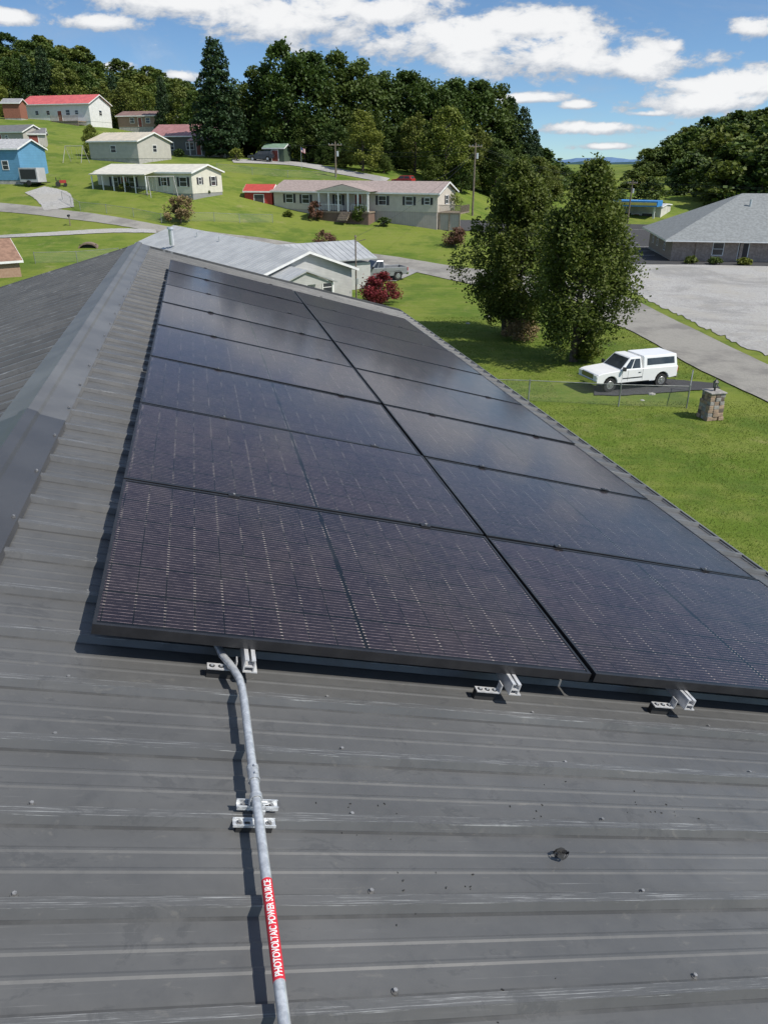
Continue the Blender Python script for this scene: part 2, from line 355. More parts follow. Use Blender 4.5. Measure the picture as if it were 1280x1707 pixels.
# ------------------------------------------------------------------ solar panels
def panelmat():
    m,nt,b=newmat('solar_cells'); t=ND(nt,'ShaderNodeTexCoord'); sp=ND(nt,'ShaderNodeSeparateXYZ'); nt.links.new(t.outputs['Object'],sp.inputs[0])
    x,y=sp.outputs[0],sp.outputs[1]; oc=t.outputs['Object']
    xm=mth(nt,'SUBTRACT',mth(nt,'ABSOLUTE',mth(nt,'SUBTRACT',x,.861)),.009)
    xi=mth(nt,'DIVIDE',xm,.0924); yi=mth(nt,'DIVIDE',mth(nt,'SUBTRACT',y,.0185),.1829)
    fx=mth(nt,'FRACT',xi); fy=mth(nt,'FRACT',yi)
    gx_=mth(nt,'LESS_THAN',mth(nt,'ABSOLUTE',mth(nt,'SUBTRACT',fx,.5)),.478)
    gy_=mth(nt,'LESS_THAN',mth(nt,'ABSOLUTE',mth(nt,'SUBTRACT',fy,.5)),.468)
    cell=mth(nt,'MULTIPLY',mth(nt,'MULTIPLY',gx_,gy_),mth(nt,'GREATER_THAN',xm,0))
    fb=mth(nt,'FRACT',mth(nt,'DIVIDE',mth(nt,'SUBTRACT',y,.0185),.01829))
    bus=mth(nt,'MULTIPLY',mth(nt,'LESS_THAN',mth(nt,'ABSOLUTE',mth(nt,'SUBTRACT',fb,.5)),.055),cell)
    ci=ND(nt,'ShaderNodeCombineXYZ'); nt.links.new(mth(nt,'FLOOR',mth(nt,'DIVIDE',mth(nt,'SUBTRACT',x,.861),.0924)),ci.inputs[0]); nt.links.new(mth(nt,'FLOOR',yi),ci.inputs[1])
    oi=ND(nt,'ShaderNodeObjectInfo'); nt.links.new(mth(nt,'MULTIPLY',oi.outputs['Random'],50),ci.inputs[2])
    wnz=ND(nt,'ShaderNodeTexWhiteNoise'); nt.links.new(ci.outputs[0],wnz.inputs['Vector'])
    n=noise(nt,oc,1.4,3)
    cc=mixc(nt,ramp(nt,n,.3,.7),(.010,.0065,.011),(.022,.0125,.016))
    cc=mixc(nt,mth(nt,'MULTIPLY',wnz.outputs['Value'],.4),cc,(.032,.021,.025))
    cc=mixc(nt,mth(nt,'MULTIPLY',oi.outputs['Random'],.3),cc,(.008,.008,.012))
    c=mixc(nt,cell,(.002,.002,.002),cc)
    wn=noise(nt,ocoord(nt,(9,60,1)),3,4,.8)
    c=mixc(nt,mth(nt,'MULTIPLY',bus,ramp(nt,wn,.3,.75)),c,(.33,.26,.26))
    fd=mth(nt,'LESS_THAN',mth(nt,'ABSOLUTE',mth(nt,'SUBTRACT',fx,.5)),.46)
    pad=mth(nt,'MULTIPLY',mth(nt,'MULTIPLY',mth(nt,'LESS_THAN',mth(nt,'ABSOLUTE',mth(nt,'SUBTRACT',fb,.5)),.13),mth(nt,'SUBTRACT',1,fd)),ramp(nt,noise(nt,oc,6,3),.42,.6))
    c=mixc(nt,mth(nt,'MULTIPLY',pad,.6),c,(.48,.40,.36))
    d=noise(nt,oc,2.2,8,.7); c=mixc(nt,mth(nt,'MULTIPLY',ramp(nt,d,.4,.8),.035),c,(.5,.43,.37))
    nt.links.new(c,b.inputs['Base Color'])
    b.inputs['Roughness'].default_value=.36; b.inputs['Specular IOR Level'].default_value=.2
    b.inputs['Coat Weight'].default_value=.6; b.inputs['Coat IOR'].default_value=1.37
    rr=ND(nt,'ShaderNodeMapRange'); nt.links.new(d,rr.inputs[0]); rr.inputs[3].default_value=.05; rr.inputs[4].default_value=.15
    nt.links.new(rr.outputs[0],b.inputs['Coat Roughness'])
    return m
pm=panelmat()
PW,PH,PT=1.722,1.134,.035
mb=MB(); e=.011
mb.box((PW/2,PH/2,-.004),(PW-2*e,PH-2*e,.004),1)
mb.box((PW/2,e/2,-PT/2),(PW,e,PT),0); mb.box((PW/2,PH-e/2,-PT/2),(PW,e,PT),0)
mb.box((e/2,PH/2,-PT/2),(e,PH-2*e,PT),0); mb.box((PW-e/2,PH/2,-PT/2),(e,PH-2*e,PT),0)
mb.box((PW/2,PH/2,-.012),(PW-2*e,PH-2*e,.004),0)
p0=mb.make('solar_panel',[darkfr,pm]); pme=p0.data; bpy.data.objects.remove(p0)
S0=-.472; B0=2.004; HP=.144
for r in range(8):
    for c in range(2):
        o=bpy.data.objects.new('solar_panel',pme); col.objects.link(o)
        o.matrix_world=FR@TR@Matrix.Translation((S0+c*(PW+.02),B0+r*(PH+.0205),HP+random.uniform(-.001,.001)))@Matrix.Rotation(random.uniform(-.004,.004),4,'Y')@Matrix.Rotation(random.uniform(-.004,.004),4,'X')
rails=(.0,.93,1.68,2.62)
for s in rails:
    mb=MB(); y0=B0-.06; y1=B0+8*(PH+.02)+.05; L=y1-y0; yc=(y0+y1)/2; z=.085; w=.034; h=.046; tt=.004
    mb.box((s-w/2+tt/2,yc,z),(tt,L,h)); mb.box((s+w/2-tt/2,yc,z),(tt,L,h)); mb.box((s,yc,z-h/2+tt/2),(w-2*tt,L,tt)); 
    mb.box((s-w/4,yc,z+h/2-tt/2),(w/4,L,tt)); mb.box((s+w/4,yc,z+h/2-tt/2),(w/4,L,tt)); mb.box((s,yc,z-.002),(w-2*tt,L,tt))
    mb.box((s+w/2+.006,yc,z-h/2+.002),(.012,L,.004))
    for i in range(0,9):
        by=y0+.045+i*1.15+(0 if i==0 else .1)
        zf=.045 if i==0 else .0225
        if i==0: by=y0+.045
        mb.box((s-.078,by,zf-.002),(.086,.030,.004)); mb.box((s-.034,by,zf+.014),(.004,.030,.036))
        for q in (-.106,-.078,-.050): mb.cyl((s+q,by,zf),(s+q,by,zf+.006),.005,.005,6,1); mb.cyl((s+q,by,zf),(s+q,by,zf+.0015),.009,.009,12,2)
        mb.box((s-.078,by+.008,(zf-.004)/2),(.080,.022,zf-.005),2)
    mb.make('mounting_rail',[alu,galv,black],None,FR@TR)
mb=MB()
for r in range(1,8):
    for s in rails:
        b=B0+r*(PH+.0205)-.010
        mb.box((s,b,HP+.004),(.05,.03,.005)); mb.cyl((s,b,HP+.006),(s,b,HP+.013),.006,.006,6,1)
for s in rails:
    b=B0+8*(PH+.0205)-.005; mb.box((s,b,HP+.003),(.04,.025,.006))
mb.make('panel_clamps',[darkfr,dull],None,FR@TR,.001)
# ------------------------------------------------------------------ conduit
cond=empty('electrical_conduit'); cond.matrix_world=FR@TR
R0=.0118; hc=.068
def PZ(s,b,h): return Vector((s,b,h))
s_c=lambda b: -.005-.018*(b-.87)
path=[PZ(s_c(b)+.0*b,b,hc) for b in np.linspace(-3,1.80,14)]
path+=[PZ(s_c(1.86)-.002,1.86,hc+.001),PZ(s_c(1.9)-.007,1.90,hc+.002),PZ(s_c(1.94)-.018,1.94,hc+.0),PZ(-.055,1.98,hc-.004),PZ(-.075,2.03,hc-.01),PZ(-.13,2.25,hc-.01),PZ(-.15,2.6,hc-.01)]
mb=MB(); mb.tube(path,R0,20); mb.make('pipe',[galv],cond,smooth=True)
mb=MB()
def along(b0,b1,r,m=0): mb.tube([PZ(s_c(b),b,hc) for b in (b0,b1)],r,20,m)
along(1.475,1.525,.0145); along(1.475,1.483,.0155); along(1.517,1.525,.0155)
for b in (1.487,1.513): mb.cyl(PZ(s_c(b),b,hc+.01),PZ(s_c(b)+.002,b,hc+.021),.004,.004,8)
mb.make('coupling',[galv],cond,smooth=True)
mb=MB(); along(.945,1.175,R0+.0005); mb.make('label',[M('red_label',(.62,.03,.05),(.55,.025,.04),30,.35)],cond,smooth=True)
cu=bpy.data.curves.new('t','FONT'); cu.body='PHOTOVOLTAIC POWER SOURCE'; cu.size=1; cu.offset=.028
to=bpy.data.objects.new('t',cu); col.objects.link(to); bpy.context.view_layer.update()
dg=bpy.context.evaluated_depsgraph_get(); tm=bpy.data.meshes.new_from_object(to.evaluated_get(dg))
bpy.data.objects.remove(to)
co=np.array([v.co[:] for v in tm.vertices]); x0,x1=co[:,0].min(),co[:,0].max(); y0,y1=co[:,1].min(),co[:,1].max()
bm=bmesh.new(); bm.from_mesh(tm)
bmesh.ops.triangulate(bm,faces=bm.faces[:])
bmesh.ops.subdivide_edges(bm,edges=[e_ for e_ in bm.edges if e_.calc_length()>.25],cuts=3)
bmesh.ops.triangulate(bm,faces=bm.faces[:])
rr=R0+.0012
for v in bm.verts:
    b=.950+(v.co.x-x0)/(x1-x0)*.219; th=((v.co.y-y0)/(y1-y0)-.5)*.0165/rr+.2
    v.co=PZ(s_c(b),b,hc)+Vector((-sin(th)*rr,0,cos(th)*rr))
bmesh.ops.recalc_face_normals(bm,faces=bm.faces); bm.to_mesh(tm); bm.free()
tm.materials.clear(); tm.materials.append(white); to=bpy.data.objects.new('label_lettering',tm); col.objects.link(to); to.parent=cond
mb=MB()
for bc,sa,sb,z0,hw in ((1.424,-.058,.046,.034,.010),(1.384,-.066,.040,.018,.005)):
    L=sb-sa; sc_=(sa+sb)/2; wd=.026
    mb.box((sc_,bc,z0+.0015),(L,wd,.003)); mb.box((sc_,bc-wd/2+.0015,z0+.003+hw/2),(L,.003,hw)); mb.box((sc_,bc+wd/2-.0015,z0+.003+hw/2),(L,.003,hw))
    for q in (sa+.016,sb-.016): mb.cyl((q,bc,z0+.003),(q,bc,z0+.0045),.008,.008,12,2); mb.cyl((q,bc,z0+.0045),(q,bc,z0+.010),.005,.005,6,2)
    for q in (-.030,.022): mb.box((q,bc,z0+.0034),(.014,.007,.001),1)
mb.box((-.012,1.384,.009),(.09,.022,.018),1); mb.box((0,1.42,.018),(.03,.022,.032),0)
b=1.42; c=PZ(s_c(b),b,hc)
for i in range(12):
    t0=-.3+ (pi+.6)*i/12; t1=-.3+(pi+.6)*(i+1)/12; r=R0+.0015
    p=[c+Vector((cos(t)*r,0,sin(t)*r)) for t in (t0,t1)]
    q=[c+Vector((cos(t)*(r+.002),0,sin(t)*(r+.002))) for t in (t0,t1)]
    mb.prism([p[0]-Vector((0,.008,0)),p[1]-Vector((0,.008,0)),q[1]-Vector((0,.008,0)),q[0]-Vector((0,.008,0))],(0,.016,0))
for sx in (-1,1): mb.box((c.x+sx*.0135,b,.05),(.003,.016,.04))
mb.cyl((c.x+.012,b,hc-.014),(c.x+.03,b,hc-.014),.004,.004,8)
mb.make('strut_bracket',[galv,black,dull],cond,bevel=.0006)
mb=MB(); c=Vector((.815,1.30,.006)); random.seed(3)
for i in range(9):
    t=random.uniform(0,6.28); r=random.uniform(.008,.018)
    pts=[c+Vector((cos(t+a)*r*1.4,sin(t+a)*r*.8,.004+.012*abs(sin(a*1.5+i)))) for a in np.linspace(0,2.6,7)]
    for a,b in zip(pts[:-1],pts[1:]): mb.face([a,b,b+Vector((0.002,.003,.007)),a+Vector((.002,.003,.007))])
mb.make('tape_scrap',[black],None,FR@TR)
mb=MB()
for i in range(70):
    cx,cy=random.choice([(.27,1.40),(.80,1.45),(.95,1.62),(.45,1.22),(.28,1.45),(1.3,1.5),(.5,.95),(.3,1.18)]); cx+=random.gauss(0,.07); cy+=random.gauss(0,.03); r=random.uniform(.0008,.0026)
    mb.box((cx,cy,.0015),(r*2.5,r,.002),0,Matrix.Rotation(random.uniform(0,3),3,'Z'))
mb.make('roof_debris',[black],None,FR@TR)
# ------------------------------------------------------------------ houses
def house(name,c,yaw,L,Wd,H,rise,wallm,roofm_,wins=(),doors=(),base=None,oh=.45,ribs=0,trim=white,shut=None,hip=False,basez=-3,doorm=None):
    e=empty(name,c,yaw)
    mb=MB(); mb.prism([(-L/2,-Wd/2,0),(-L/2,Wd/2,0),(-L/2,Wd/2,H),(-L/2,0,H+(rise if not hip else 0)-.02),(-L/2,-Wd/2,H)],(L,0,0))
    mb.make('walls',[wallm],e)
    mb=MB(); mb.box((0,0,basez/2),(L-.08,Wd-.08,-basez)); mb.make('foundation',[base or concrete],e)
    sl=rise/(Wd/2); He=H-oh*sl
    mb=MB()
    if not hip:
        prof=lambda x,a,b:[(x,-Wd/2-oh,He+a),(x,0,H+rise+a),(x,Wd/2+oh,He+a),(x,Wd/2+oh,He+b),(x,0,H+rise+b+.01),(x,-Wd/2-oh,He+b)]
        mb.prism(prof(-L/2-oh,.0,.13),(L+2*oh,0,0))
        if ribs:
            x=-L/2-oh+.05
            while x<L/2+oh: mb.prism(prof(x,.125,.165),(.05,0,0)); x+=ribs
        mb.make('roof',[roofm_],e)
        mb=MB()
        for sx in (-1,1):
            x=sx*(L/2+oh); mb.prism([(x,-Wd/2-oh,He-.08),(x,0,H+rise-.08),(x,Wd/2+oh,He-.08),(x,Wd/2+oh,He+.11),(x,0,H+rise+.11),(x,-Wd/2-oh,He+.11)],(.04*sx,0,0))
        for sy in (-1,1): mb.box((0,sy*(Wd/2+oh+.03),He+.03),(L+2*oh,.05,.2))
        mb.make('fascia',[trim],e)
    else:
        k=Wd/2; X0=L/2+oh; Y0=Wd/2+oh
        P=[(-X0,-Y0,He+.1),(X0,-Y0,He+.1),(X0,Y0,He+.1),(-X0,Y0,He+.1),(-L/2+k,0,H+rise),(L/2-k,0,H+rise)]
        mb.face([P[0],P[1],P[5],P[4]]); mb.face([P[2],P[3],P[4],P[5]]); mb.face([P[1],P[2],P[5]]); mb.face([P[3],P[0],P[4]])
        mb.box((0,0,He+.0),(2*X0-.02,2*Y0-.02,.2),1)
        mb.make('roof',[roofm_,trim],e)
    def onside(sd,p,zc):
        if sd=='F': return Vector((p,-Wd/2,zc)),Vector((1,0,0)),Vector((0,-1,0))
        if sd=='R': return Vector((L/2,p,zc)),Vector((0,1,0)),Vector((1,0,0))
        if sd=='L': return Vector((-L/2,p,zc)),Vector((0,-1,0)),Vector((-1,0,0))
        return Vector((-p,Wd/2,zc)),Vector((-1,0,0)),Vector((0,1,0))
    mb=MB()
    def pbox(c,r,n,w,h,d0,d1,m):
        a=c-r*w/2+n*d0; u=Vector((0,0,h/2))
        mb.prism([a-u,a+r*w-u,a+r*w+u,a+u],n*(d1-d0),m)
    for sd,p,zc,w,h in wins:
        c_,r,n=onside(sd,p,zc)
        pbox(c_,r,n,w,h,-.05,.015,1)
        t=.08
        for dx,dz,ww,hh in ((0,h/2+t/2,w+2*t,t),(0,-h/2-t/2,w+2*t,t),(-w/2-t/2,0,t,h),(w/2+t/2,0,t,h),(0,0,w,.05)):
            pbox(c_+r*dx+Vector((0,0,dz)),r,n,ww,hh,-.02,.05,0)
        if shut:
            for sx in (-1,1): pbox(c_+r*sx*(w/2+t+.2),r,n,.36,h+.1,-.02,.04,2)
    for sd,p,w,h in doors:
        c_,r,n=onside(sd,p,h/2+.02); pbox(c_,r,n,w,h,-.05,.02,3); pbox(c_+Vector((0,0,h/2+.05)),r,n,w+.2,.1,-.02,.05,0)
        for sx in(-1,1): pbox(c_+r*sx*(w/2+.05),r,n,.1,h,-.02,.05,0)
    if wins or doors: mb.make('windows_and_doors',[trim,glass,shut or trim,doorm or M('door_paint',(.25,.06,.04),None,3,.5)],e)
    return e
def fromline(pl,pr,Wd,z=None):
    pl=Vector(pl);pr=Vector(pr); d=pr-pl; d.z=0; L=d.length; d.normalize(); n=Vector((-d.y,d.x,0))
    c=(pl+pr)/2+n*Wd/2; c.z=z if z is not None else min(pl.z,pr.z)
    return c,atan2(d.y,d.x),L
shgl=lambda n,a,b: M(n,a,b,3,.85,0,.02,18,.3,(1,1,1))
beige=M_siding('beige_siding',(.62,.56,.48),.13)
c,yw,L=fromline(dp(458,352,112),dp(728,378,104),8.2)
c.z=CZ-6.45
sh=M('dark_shutter',(.03,.03,.035),None,3,.6)
e=house('mobile_home',c,yw,L,8.2,2.45,1.25,beige,shgl('taupe_shingles',(.36,.29,.265),(.27,.22,.2)),
 [('F',-L/2+2.6,1.45,1.1,1.1),('F',-2.2,1.35,.9,1.3),('F',4.6,1.4,1.1,1.1),('F',8.6,1.4,1.0,1.0),('F',L/2-1.5,1.4,.7,.8),('R',0,1.5,1,1),('F',-L/2+5.3,1.4,1.1,1.1)],[('F',.9,1.0,2.05)],M_siding('skirting',(.48,.42,.38),.25,0),.4,0,white,sh)
mb=MB(); px0,px1=-4.2,3.6; yf=-8.2/2; 
mb.box(((px0+px1)/2,yf-1.3,-.1),(px1-px0,2.6,.2),1); mb.box(((px0+px1)/2,yf-1.3,-1.2),(px1-px0-.2,2.4,2.0),3)
for i in range(6):
    x=px0+.15+i*(px1-px0-.3)/5; mb.box((x,yf-2.5,1.2),(.2,.2,2.4),0)
mb.box(((px0+px1)/2,yf-2.5,2.48),(px1-px0+.2,.26,.3),0)
mb.prism([(px0-.3,yf-2.8,2.6),(px1+.3,yf-2.8,2.6),((px0+px1)/2,yf-2.8,3.55)],(0,5.2,0),2)
mb.prism([(px0-.1,yf-2.83,2.62),(px1+.1,yf-2.83,2.62),((px0+px1)/2,yf-2.83,3.4)],(0,.02,0),4)
for i in range(22):
    x=px0+.2+i*(px1-px0-.4)/21
    if abs(x-.2)>.6: mb.box((x,yf-2.5,.45),(.04,.04,.8),0)
mb.box((px0/2-.3,yf-2.5,.88),(-px0-.7,.07,.06),0); mb.box((px1/2+.5,yf-2.5,.88),(px1-1,.07,.06),0)
for i in range(5): mb.box((.1,yf-2.75-i*.28,-.22-i*.2),(1.5,.28,.2),1)
mb.make('porch',[white,wood,bpy.data.materials['taupe_shingles'],M('porch_brick',(.2,.13,.1),None,8,.9),beige],e)
mb=MB(); mb.box((L/2+1.6,-1.5,-.1),(3.2,4.5,.15)); 
for i in range(20): mb.box((L/2+.2+i*.155,-3.7,.45),(.05,.05,.9),0)
for i in range(20): mb.box((L/2+3.15,-3.7+i*.23,.45),(.05,.05,.9),0)
mb.box((L/2+1.6,-3.7,.93),(3.2,.08,.06)); mb.box((L/2+1.6,-3.6,-1.2),(3.1,.06,2.2),1)
for x in (.2,1.6,3.1): mb.box((L/2+x,-3.7,-1.3),(.12,.12,2.4))
mb.make('side_deck',[wood,bpy.data.materials['skirting']],e)
c,yw,L=fromline(dp(410,349,112.5),dp(455,351,112),3.2); c.z+=.35
redm=M_siding('red_siding',(.42,.04,.03),.3,0)
house('red_shed',c,yw,L,3.4,2.3,.8,redm,M('red_roof',(.5,.07,.05),None,3,.4),[],[('F',.1,1.4,1.8)],None,.2,0,white,None,doorm=M('shed_door',(.06,.06,.06),None,3,.6))
grey_s=M_siding('grey_siding',(.50,.50,.48),.13)
metalr=M('light_metal_roof',(.44,.45,.45),(.36,.37,.375),.8,.38,.1,0,8,.5)
zE=2.95; zR=4.55
g1=zp(430,460,zE); g2=zp(600,447,zE); r1=zp(290,377,zR); ap=(g1+g2)/2
axd=(Vector((r1.x,r1.y,0))-Vector((ap.x,ap.y,0))); LL=axd.length; axd.normalize()
gw=(g2-g1).length-.9
cc=Vector((ap.x,ap.y,0))+axd*(LL/2); yw=atan2(-axd.y,-axd.x)
e=house('grey_metal_roof_house',(cc.x,cc.y,0),yw,LL-.9,gw,zE,1.55,grey_s,metalr,[('R',1.9,1.5,1.0,1.1),('F',8,1.6,1.4,1.1),('F',2,1.6,1.4,1.1),('F',-5,1.6,1.4,1.1)],[],None,.45,.6,white,None)
X0=(LL-.9)/2
mb=MB(); pw=5.6; pc=-1.9; hz=2.35
prof=lambda y0,y1,h0,a,b:[(0,y0,h0+a),(0,(y0+y1)/2,h0+1.05+a),(0,y1,h0+a),(0,y1,h0+b),(0,(y0+y1)/2,h0+1.06+b),(0,y0,h0+b)]
mb.prism([Vector(q)+Vector((X0,0,0)) for q in prof(pc-pw/2,pc+pw/2,hz,0,.12)],(3.4,0,0),0)
x=X0+.1
while x<X0+3.4: mb.prism([Vector(q)+Vector((x,0,0)) for q in prof(pc-pw/2,pc+pw/2,hz,.11,.15)],(.05,0,0),0); x+=.55
mb.prism([(X0+3.1,pc-pw/2+.3,hz),(X0+3.1,pc+pw/2-.3,hz),(X0+3.1,pc,hz+.95)],(.1,0,0),1)
for y in (pc-pw/2+.35,pc,pc+pw/2-.35): mb.box((X0+3.15,y,hz/2),(.12,.12,hz),2)
mb.box((X0+1.55,pc,.1),(3.0,pw-.5,.2),3); mb.box((X0+.03,pc+.5,1.15),(.06,.95,2.1),4); mb.box((X0+.03,pc-1.4,1.3),(.06,1.2,1.2),4)
mb.make('porch',[metalr,grey_s,white,concrete,glass],e)
mb=MB(); y0=gw/2-.5; xs=X0-13
pr=lambda x0,x1,a,b:[(x0,y0-3,zE-.1+a),((x0+x1)/2,y0-3,zE+1.2+a),(x1,y0-3,zE-.1+a),(x1,y0-3,zE-.1+b),((x0+x1)/2,y0-3,zE+1.22+b),(x0,y0-3,zE-.1+b)]
mb.prism(pr(xs,xs+8,0,.12),(0,9.5,0),0)
mb.box((xs+4,y0+2.7,zE/2-.3),(7.2,6.5,zE-.2),1)
yy=y0-2.8
while yy<y0+6.4: mb.prism([Vector(q)+Vector((0,yy-(y0-3),0)) for q in pr(xs,xs+8,.11,.15)],(0,.05,0),0); yy+=.6
mb.make('rear_wing',[metalr,grey_s],e)
mb=MB(); q=zp(287,402,zE+.9); ql=Matrix.Rotation(-yw,3,'Z')@(q-Vector((cc.x,cc.y,0)))
mb.cyl((ql.x,ql.y,zE+.5),(ql.x,ql.y,zE+2.1),.26,.26,14); mb.cyl((ql.x,ql.y,zE+2.1),(ql.x,ql.y,zE+2.3),.38,.34,14)
mb.cyl((0,-1.2,zE+1),(0,-1.2,zE+1.7),.06,.06,8); mb.cyl((-6,-1.2,zE+1),(-6,-1.2,zE+1.7),.06,.06,8)
mb.make('flue_pipe',[galv],e,smooth=True)
cream=M_siding('cream_siding',(.70,.67,.57),.14)
creamr=M('cream_roof',(.62,.59,.50),(.52,.50,.43),1.5,.6)
c,yw,L=fromline(dp(165,309,109),dp(322,323,104),7.5)
e=house('cream_house',c,yw,L,7.5,2.7,.9,cream,creamr,[('F',L/2-1.4,1.5,1.1,1.1),('F',L/2-4.6,1.5,.9,1.0),('F',-2,1.4,1,1.2),('F',-5,1.4,1,1.2),('R',1.5,1.5,1,1.1),('R',-1.8,1.6,.6,.8)],[('F',-3.4,.95,2)],M_siding('block_foundation',(.3,.3,.29),.2),.35,0,white,sh)
mb=MB(); yf=-7.5/2
mb.box((-2.5,yf-1.2,-.1),(9.5,2.4,.2),1)
mb.prism([(-7.3,yf-2.6,2.35),(2.3,yf-2.6,2.35),(2.3,yf+.3,2.85),(-7.3,yf+.3,2.85)],(0,0,.12),2)
for i in range(6): mb.box((-7.1+i*1.85,yf-2.3,1.1),(.14,.14,2.3),0)
for i in range(32): mb.box((-7.1+i*.3,yf-2.3,.45),(.04,.04,.85),3)
mb.box((-2.5,yf-2.3,.9),(9.3,.07,.06),3)
for i in range(6): mb.box((-7.1+i*1.85,yf-2.2,-.9),(.12,.12,1.6),3)
mb.make('porch',[white,wood,creamr,M('dark_rail',(.08,.08,.08),None,3,.6)],e)
tanr=M('tan_metal_roof',(.56,.50,.40),(.46,.42,.34),1,.4)
c,yw,L=fromline(dp(152,262,128),dp(225,264,124),9)
house('tan_garage',c,yw+.1,L,9,2.6,1.3,M_siding('pale_siding',(.5,.48,.43),.2),tanr,[('F',0,1.4,1,1),('R',0,1.5,1,1)],[],None,.3,.6)
c,yw,L=fromline(dp(255,257,143),dp(392,258,141),9)
e=house('charcoal_house',c,yw-.12,L,9,3.3,1.9,M_siding('charcoal_siding',(.12,.125,.115),.2),M('maroon_roof',(.36,.18,.17),(.29,.14,.13),1,.45),[('F',3.5,1.5,1.4,1.2),('F',-4,1.5,1.2,1.2),('L',0,1.5,1.4,1.2),('F',0,1.5,1.5,1.2)],[('F',1.8,1,2)],None,.5,.7)
mb=MB()
mb.prism([(1,-7.3,2.3),(L/2+.4,-7.3,2.3),(L/2+.4,-4.4,3.1),(1,-4.4,3.1)],(0,0,.12),0)
for i in range(4): mb.box((1.3+i*(L/2-1.1)/3,-7.1,1.1),(.14,.14,2.4),1)
mb.box((L/4+.6,-5.8,-.6),(L/2-.4,2.8,1.0),2)
mb.make('porch',[bpy.data.materials['maroon_roof'],white,concrete],e)
c,yw,L=fromline(dp(40,196,172),dp(152,202,168),8)
wsid=M_siding('white_siding',(.76,.76,.74),.2)
e=house('white_house',c,yw,L,8,3.6,1.8,wsid,M('red_metal_roof',(.58,.13,.12),(.48,.10,.10),1,.4),[('F',-5,1.8,.8,.8),('F',-2,1.8,.8,.8),('F',3.2,1.8,1,1),('F',5.5,1.8,.8,.8),('R',0,1.8,1,1)],[('F',1,1,2.1)],wsid,.4,.7)
mb=MB(); mb.box((4.2,-5.6,-.1),(7,3,.2))
for i in range(24): mb.box((.8+i*.3,-7.1,.5),(.08,.05,1.1))
mb.box((4.2,-7.0,-1.0),(7,.1,1.6)); mb.make('deck',[wood],e)
c,yw,L=fromline(dp(198,208,176),dp(272,211,174),7)
house('brown_house',c,yw,L,7,2.3,1.0,M_siding('brown_siding',(.3,.2,.15),.2),M('brown_roof',(.24,.15,.13),None,1,.6),[('F',-2,1.3,1,1),('F',2,1.3,1,1)],[('F',0,.9,1.9)],None,.4)
c,yw,L=fromline(dp(8,196,165),dp(36,197,165),3.5)
house('brick_outbuilding',c,yw,L,3.5,3.0,.8,M('red_brick',(.3,.12,.08),(.22,.09,.06),6,.9),M('grey_roof_b',(.3,.3,.3),None,2,.6),[],[],None,.3)
gs=M_siding('grey_shed_siding',(.40,.38,.34),.3,0)
c,yw,L=fromline(dp(-25,241,140),dp(42,243,136),5)
house('grey_shed',c,yw,L,5,2.3,1.1,gs,M('dark_grey_roof',(.17,.17,.17),None,2,.7),[('F',1,1.4,.6,.6)],[('F',-1.2,1.6,1.9)],None,.25,0,white)
c,yw,L=fromline(dp(48,245,136),dp(86,244,138),6)
house('grey_shed',c,yw-.3,L,4.5,2.2,.9,M_siding('tan_shed_siding',(.5,.47,.42),.3,0),bpy.data.materials['dark_grey_roof'],[],[('F',0,1.5,1.9)],None,.25,0,white)
c,yw,L=fromline(dp(-90,300,112),dp(38,299,110),7)
house('blue_house',c,yw,L,7,4.2,1.2,M_siding('blue_siding',(.13,.32,.50),.22),M('light_grey_roof',(.45,.45,.45),None,2,.5),[('F',4,2,.9,1.1)],[],None,.3,.6)
c,yw,L=fromline(zp(-130,480,1.2),zp(38,466,1.2),6)
c.z=1.0
house('brick_garage',c,yw,L,6,2.0,1.6,M('tan_brick',(.36,.24,.17),(.3,.19,.13),5,.9),shgl('brown_shingles',(.28,.17,.12),(.2,.12,.085)),[],[],None,.3)
c,yw,L=fromline(dp(441,268,137),dp(474,269,136),3)
house('green_shed',c,yw,L,3,2.2,.6,M_siding('dark_green_siding',(.06,.09,.06),.3,0),M('green_roof',(.2,.3,.22),None,2,.6),[],[('F',.2,1.2,1.8)],None,.25)
A_=Vector((.985,-.17,0)); cor=dp(1118,424,95); cor.z=0
Lb=44; Wb=19; ctr=cor+A_*Lb/2+Vector((.17,.985,0))*Wb/2; ctr.z=0
brk=M('brown_brick',(.40,.32,.27),(.28,.22,.185),5,.9,0,.01,20)
e=house('brick_commercial_building',ctr,atan2(A_.y,A_.x),Lb,Wb,3.0,4.6,brk,shgl('grey_shingles',(.25,.265,.265),(.19,.20,.20)),
  [('F',-16.5,1.5,1.2,1.4),('F',-8,1.5,1.2,1.4),('F',-5,1.5,1.2,1.4),('F',0,1.5,1.2,1.4),('L',6,1.5,1.2,1.4),('L',2,1.5,1.2,1.4),('L',-4,1.5,1.2,1.4)],[('F',-13.5,1.1,2.2)],None,1.1,0,white,None,True,doorm=M('dark_door',(.04,.03,.03),None,2,.5))
mb=MB()
for i in range(7): mb.box((-Lb/2+3+i*5.2,-Wb/2-.12,1.4),(.35,.24,2.8),0)
mb.cyl((-12,-3,6.1),(-12,-3,7.0),.15,.15,8,1); mb.cyl((2,-5,5.0),(2,-5,6.2),.2,.2,8,1)
mb.make('pilasters_and_vents',[brk,galv],e)
c,yw,L=fromline(dp(1020,372,150),dp(1098,374,146),10); c.z=0
e=house('roadside_store',c,yw,L,10,3.4,.3,M('store_wall',(.6,.58,.52),None,1,.7),M('flat_roof',(.5,.5,.5),None,1,.7),[('F',-2,1.4,2,1.6),('F',2,1.4,2,1.6)],[('F',0,1,2)],None,.2)
mb=MB(); mb.box((0,-7,4.1),(9,5,1.0),0); mb.box((0,-9.53,4.1),(8.6,.05,.5),1); 
for x in (-3.6,3.6): mb.box((x,-7,1.8),(.3,.3,3.6),2)
